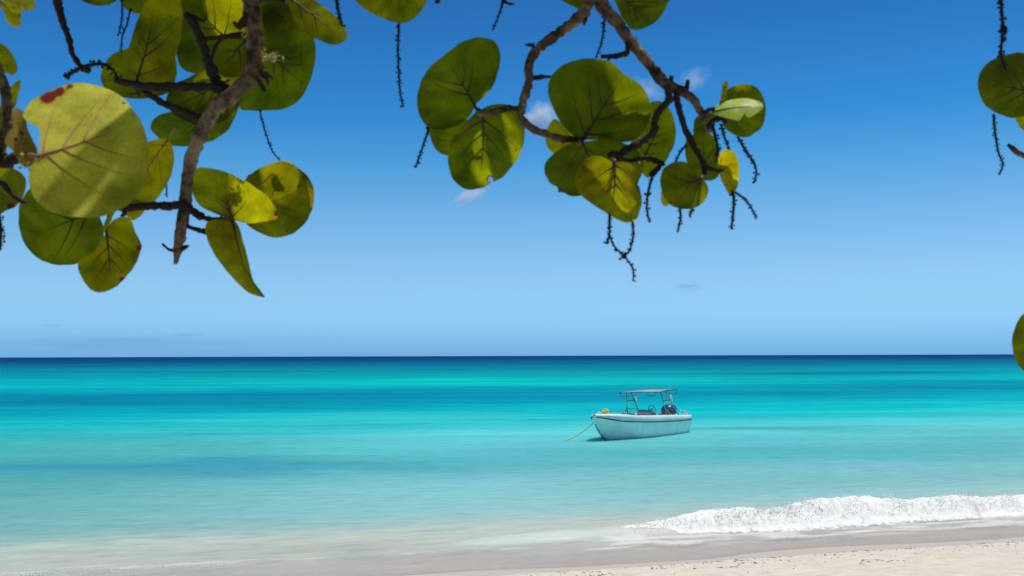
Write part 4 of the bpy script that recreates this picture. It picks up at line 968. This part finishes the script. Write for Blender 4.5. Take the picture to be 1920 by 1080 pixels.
Cn.leaf([(806, 238), (840, 230), (876, 226), (870, 256), (850, 288), (828, 289), (812, 272)], (885, 222), (822, 285), .06, (-15, 0), tint=(1.15, 1.2, .8), veins=1, vr=1.4)
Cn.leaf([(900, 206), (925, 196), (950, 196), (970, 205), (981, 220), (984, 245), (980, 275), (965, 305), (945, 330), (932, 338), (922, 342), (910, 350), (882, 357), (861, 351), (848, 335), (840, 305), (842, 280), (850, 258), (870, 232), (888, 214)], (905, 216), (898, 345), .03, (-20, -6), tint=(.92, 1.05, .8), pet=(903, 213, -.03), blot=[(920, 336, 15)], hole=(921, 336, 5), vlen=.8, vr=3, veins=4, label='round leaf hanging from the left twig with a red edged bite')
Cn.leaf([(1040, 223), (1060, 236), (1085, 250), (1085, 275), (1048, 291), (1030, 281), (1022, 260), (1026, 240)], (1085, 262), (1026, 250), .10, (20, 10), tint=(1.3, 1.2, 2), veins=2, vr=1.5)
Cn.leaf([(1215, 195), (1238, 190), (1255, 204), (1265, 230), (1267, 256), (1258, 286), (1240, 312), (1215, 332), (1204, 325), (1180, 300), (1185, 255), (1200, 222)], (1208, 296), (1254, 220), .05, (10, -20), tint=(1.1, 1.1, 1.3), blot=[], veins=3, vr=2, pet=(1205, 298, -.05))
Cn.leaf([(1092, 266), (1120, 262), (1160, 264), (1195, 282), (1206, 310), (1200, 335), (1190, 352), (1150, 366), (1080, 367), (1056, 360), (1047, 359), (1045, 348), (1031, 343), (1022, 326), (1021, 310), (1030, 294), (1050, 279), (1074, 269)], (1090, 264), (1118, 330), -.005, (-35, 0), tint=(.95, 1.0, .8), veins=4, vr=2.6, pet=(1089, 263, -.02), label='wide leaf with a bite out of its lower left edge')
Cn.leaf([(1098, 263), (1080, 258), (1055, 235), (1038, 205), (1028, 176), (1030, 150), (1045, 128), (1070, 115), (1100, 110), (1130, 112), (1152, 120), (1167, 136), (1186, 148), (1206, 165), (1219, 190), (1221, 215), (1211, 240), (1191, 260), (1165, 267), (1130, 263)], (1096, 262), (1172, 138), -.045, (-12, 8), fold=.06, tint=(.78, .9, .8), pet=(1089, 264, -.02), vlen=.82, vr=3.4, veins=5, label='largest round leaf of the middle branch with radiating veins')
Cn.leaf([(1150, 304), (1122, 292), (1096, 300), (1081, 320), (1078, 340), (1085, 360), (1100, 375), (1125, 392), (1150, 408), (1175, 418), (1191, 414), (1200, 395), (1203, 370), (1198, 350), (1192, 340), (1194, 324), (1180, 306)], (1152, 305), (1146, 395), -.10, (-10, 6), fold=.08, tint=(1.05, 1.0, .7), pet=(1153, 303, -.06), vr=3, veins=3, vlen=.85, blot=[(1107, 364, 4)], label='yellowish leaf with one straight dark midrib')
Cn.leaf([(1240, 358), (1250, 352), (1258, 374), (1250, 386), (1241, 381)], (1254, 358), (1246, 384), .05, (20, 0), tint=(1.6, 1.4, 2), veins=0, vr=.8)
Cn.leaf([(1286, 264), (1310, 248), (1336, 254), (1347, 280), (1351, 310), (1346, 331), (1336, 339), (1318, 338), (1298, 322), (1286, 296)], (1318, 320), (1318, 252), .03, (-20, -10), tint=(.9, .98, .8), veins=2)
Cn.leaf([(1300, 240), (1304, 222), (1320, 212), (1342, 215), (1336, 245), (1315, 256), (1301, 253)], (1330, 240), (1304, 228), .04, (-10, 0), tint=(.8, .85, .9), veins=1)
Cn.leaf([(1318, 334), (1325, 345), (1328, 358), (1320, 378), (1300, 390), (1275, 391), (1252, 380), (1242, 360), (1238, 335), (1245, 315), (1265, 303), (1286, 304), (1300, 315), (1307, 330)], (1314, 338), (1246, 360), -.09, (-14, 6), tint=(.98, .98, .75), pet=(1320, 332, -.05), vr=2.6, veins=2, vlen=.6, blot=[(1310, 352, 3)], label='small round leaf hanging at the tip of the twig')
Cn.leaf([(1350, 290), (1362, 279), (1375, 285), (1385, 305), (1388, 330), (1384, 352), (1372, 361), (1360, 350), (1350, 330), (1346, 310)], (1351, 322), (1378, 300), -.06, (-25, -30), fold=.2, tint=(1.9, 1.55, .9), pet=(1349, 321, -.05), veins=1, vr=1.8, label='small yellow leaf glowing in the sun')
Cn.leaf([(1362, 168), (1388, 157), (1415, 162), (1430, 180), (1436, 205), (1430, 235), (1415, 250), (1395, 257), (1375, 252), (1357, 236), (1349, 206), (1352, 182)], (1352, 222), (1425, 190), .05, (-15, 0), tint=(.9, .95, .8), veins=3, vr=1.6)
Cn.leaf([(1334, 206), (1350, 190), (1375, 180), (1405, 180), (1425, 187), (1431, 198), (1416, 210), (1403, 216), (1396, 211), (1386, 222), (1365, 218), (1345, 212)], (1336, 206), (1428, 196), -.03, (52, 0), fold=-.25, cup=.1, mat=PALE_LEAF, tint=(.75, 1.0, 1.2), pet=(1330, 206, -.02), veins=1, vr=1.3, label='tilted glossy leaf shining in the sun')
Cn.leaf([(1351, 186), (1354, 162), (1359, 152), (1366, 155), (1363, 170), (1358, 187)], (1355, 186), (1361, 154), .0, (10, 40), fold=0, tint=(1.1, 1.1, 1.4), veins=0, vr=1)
Cn.leaf([(1157, 12), (1150, -10), (1165, -45), (1220, -58), (1262, -22), (1250, 10), (1236, 35), (1215, 50), (1190, 56), (1174, 44)], (1160, -10), (1225, 45), .08, (-20, 0), tint=(.9, .95, .8), veins=3)
Cn.leaf([(1048, -4), (1075, 12), (1092, 13), (1102, -10), (1080, -45), (1045, -35)], (1095, -20), (1062, 5), .06, (-20, 0), veins=1)
for pts, dd, r in (([(806, 238), (795, 268), (779, 315)], .08, 2.4), ([(1134, 25), (1131, 60), (1126, 85), (1117, 109)], .02, 2), ([(1143, 400), (1143, 425), (1142, 442), (1137, 458)], -.08, 2.6),
                   ([(1142, 438), (1152, 462), (1172, 482), (1187, 505), (1187, 528)], -.08, 2.0), ([(1186, 414), (1187, 440), (1180, 470), (1160, 487)], -.085, 2.2), ([(1223, 330), (1215, 362), (1213, 392), (1218, 417)], -.05, 2.4),
                   ([(1274, 388), (1276, 410), (1270, 436)], -.06, 2.4), ([(1299, 388), (1296, 398), (1293, 406)], -.06, 2.6), ([(1374, 358), (1376, 378), (1374, 405), (1371, 430)], -.05, 2.8),
                   ([(1378, 360), (1397, 374), (1410, 392), (1418, 410)], -.05, 2.0), ([(1383, 256), (1398, 282), (1414, 306), (1418, 325), (1413, 344)], .0, 2.4)):
    Cn.spike(pts, dd, r=r, bead=3.0)

# ---- branch at the right edge
D = 2.0
rb_ = empty('sea_grape_branch', P(1965, 60, D)); tag(rb_, 'branch cut by the right edge with a round leaf and thin spikes', 'branch', GRP)
Rn = Leafer(rb_, D)
Rn.limb([(2000, -420, 12, .3), (1990, -150, 10, .1), (1965, 60, 8), (1958, 130, 7), (1950, 175, 5)], 'limb', BARK)
Rn.limb([(1965, 60, 6), (1985, 180, 6), (1985, 300, 6), (1975, 450, 5), (1970, 560, 4), (1955, 640, 3)], 'twig', BARK, dd=.05)
Rn.limb([(1984, 310, 4), (1950, 302, 5), (1925, 294, 5), (1905, 283, 5), (1890, 271, 3)], 'twig', BARK, dd=.05)
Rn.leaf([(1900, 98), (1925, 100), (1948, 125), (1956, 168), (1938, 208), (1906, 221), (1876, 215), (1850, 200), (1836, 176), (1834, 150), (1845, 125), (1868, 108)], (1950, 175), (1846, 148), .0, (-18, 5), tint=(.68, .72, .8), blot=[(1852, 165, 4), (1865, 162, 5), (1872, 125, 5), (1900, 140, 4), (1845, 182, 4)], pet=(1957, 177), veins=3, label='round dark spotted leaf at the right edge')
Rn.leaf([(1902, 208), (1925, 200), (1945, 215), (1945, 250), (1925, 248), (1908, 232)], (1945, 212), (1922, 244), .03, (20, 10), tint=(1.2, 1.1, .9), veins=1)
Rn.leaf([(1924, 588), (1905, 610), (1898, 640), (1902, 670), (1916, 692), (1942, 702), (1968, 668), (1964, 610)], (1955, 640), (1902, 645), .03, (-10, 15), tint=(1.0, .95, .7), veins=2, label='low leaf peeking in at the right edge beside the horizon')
Rn.spike([(1876, -30), (1878, 20), (1880, 60), (1877, 100), (1886, 132)], -.04, r=3, bead=4); 
Rn.spike([(1863, 214), (1866, 250), (1872, 285), (1880, 308), (1873, 328)], .02, r=2.2, bead=3)
Rn.limb([(1876, -300, 5, .2), (1876, -100, 4, .05), (1876, -30, 3)], dd=-.04)
m = MB(); c = P(1882, 57, D - .045) - Rn.off
m.tube([c + Vector((0, 0, z * .011)) for z in np.linspace(-1, 1, 7)], [max(.001, .0075 * math.sqrt(1 - z * z)) for z in np.linspace(-1, 1, 7)], 8); m.build('dry_fruit', SPIKE, rb_)

# ---- the tree above and behind the camera that carries the branches and shades them
tree = empty('sea_grape_tree', (-1.6, -1.2, 2.2)); tag(tree, 'sea grape tree overhead whose crown shades the hanging branches', 'tree')
off = Vector(tree.location)
m = MB()
def ab(*p): return [Vector(q) - off for q in p]
m.tube(ab((-1.6, -1.2, 1.9), (-1.5, -1.0, 3.4), (-1.0, -.5, 4.9), (-.4, .6, 5.7)), [.22, .18, .14, .10], 12, .06)
m.build('trunk', BARK, tree)
m = MB()
ends = [P(452, -420, 2.3), P(1150, -420, 2.3), P(-40, -420, 1.95), P(700, -420, 2.3), P(2000, -420, 2.3), P(104, -300, 2.25), P(1876, -300, 2.2)]
hub = Vector((-.4, .6, 5.7))
for e in ends:
    md = hub.lerp(e, .55) + Vector((-.25, -.1, .25)); m.tube([hub - off, md - off, e + Vector((0, 0, .02)) - off], [.06, .04, .02], 8, .05)
m.build('bough', BARK, tree)
m = MB(); cnt = 0
LIT = [(130, 205, 1.69, .065), (165, 225, 1.69, .06), (100, 195, 1.7, .05), (120, 250, 1.69, .045), (200, 200, 1.71, .045), (150, 170, 1.72, .05), (1390, 200, 1.97, .05), (472, 366, 1.99, .05), (1362, 335, 1.94, .05), (370, 262, 2.2, .06), (930, 300, 2.03, .05), (525, 315, 2.07, .04), (480, 80, 2.05, .03), (1215, 90, 2.0, .04)]
LITP = [(P(a, b, d), r) for a, b, d, r in LIT]  # crown leaves keep clear of these sun lines, shaping the sun patches
SHADE = [P(random.uniform(x0, x1), random.uniform(y0, y1), random.uniform(1.95, 2.3) if n_ % 10 else random.uniform(1.66, 1.72)) for (x0, x1, y0, y1, n_) in ((95, 280, 320, 400, 40), (230, 280, 180, 330, 20), (440, 600, 0, 210, 61), (190, 600, 0, 230, 91), (30, 270, 330, 540, 65), (360, 590, 300, 550, 61), (780, 990, 70, 360, 85), (1020, 1230, 110, 420, 121), (1230, 1440, 160, 390, 75), (1830, 1960, 100, 220, 31), (1050, 1330, 0, 200, 45)) for _ in range(n_)]
def crown_leaf(x, y, z, r=None):
    global cnt
    r = r or random.uniform(.07, .125)
    c = Vector((x, y, z))
    near = min((c - p - sun_dir * (c - p).dot(sun_dir)).length - rr2 for p, rr2 in LITP)
    if near < r * .9:
        if near < .02: return
        r = near
    cnt += 1
    n = Vector((random.gauss(0, .45), random.gauss(0, .45), 1)).normalized(); a = n.orthogonal().normalized(); a.rotate(Matrix.Rotation(random.uniform(0, 6.28), 3, n)); b = n.cross(a)
    c = c - off
    m.add([c - n * .012] + [c + (a * math.cos(q) + b * math.sin(q)) * r * (1 - .12 * (k == 0)) for k, q in enumerate(np.linspace(0, 2 * math.pi, 11)[:-1])], [(0, k + 1, (k + 1) % 10 + 1) for k in range(10)])
for p in SHADE:                                # unseen crown foliage added along the sun lines to shade the hanging leaves
    for _ in range(2):
        k = random.uniform(.6, 1.9); q = p + sun_dir * k + Vector((random.gauss(0, .03), random.gauss(0, .03), 0))
        if q.z > 4.2 + .405 * q.y + .2: crown_leaf(*q)
while cnt < 1500:
    x = random.uniform(-3.2, 3.2); y = random.uniform(-2.5, 3.6)
    z = max(4.2 + 0.405 * y + 0.22, 5.0) + abs(random.gauss(0, .55))
    if z > 7.2: continue
    crown_leaf(x, y, z)
for _ in range(1500):                          # unseen foliage added behind the camera to cut low sky light on the leaves
    x = random.uniform(-6, 6); y = random.uniform(-7, -2.2)
    crown_leaf(x, y, random.uniform(2.9, 7.4), random.uniform(.12, .24))
cr_ = mesh_obj('crown', m.v, m.f, LEAF, tree, kind='stuff'); cr_.color = (1, 1, 1, 1)
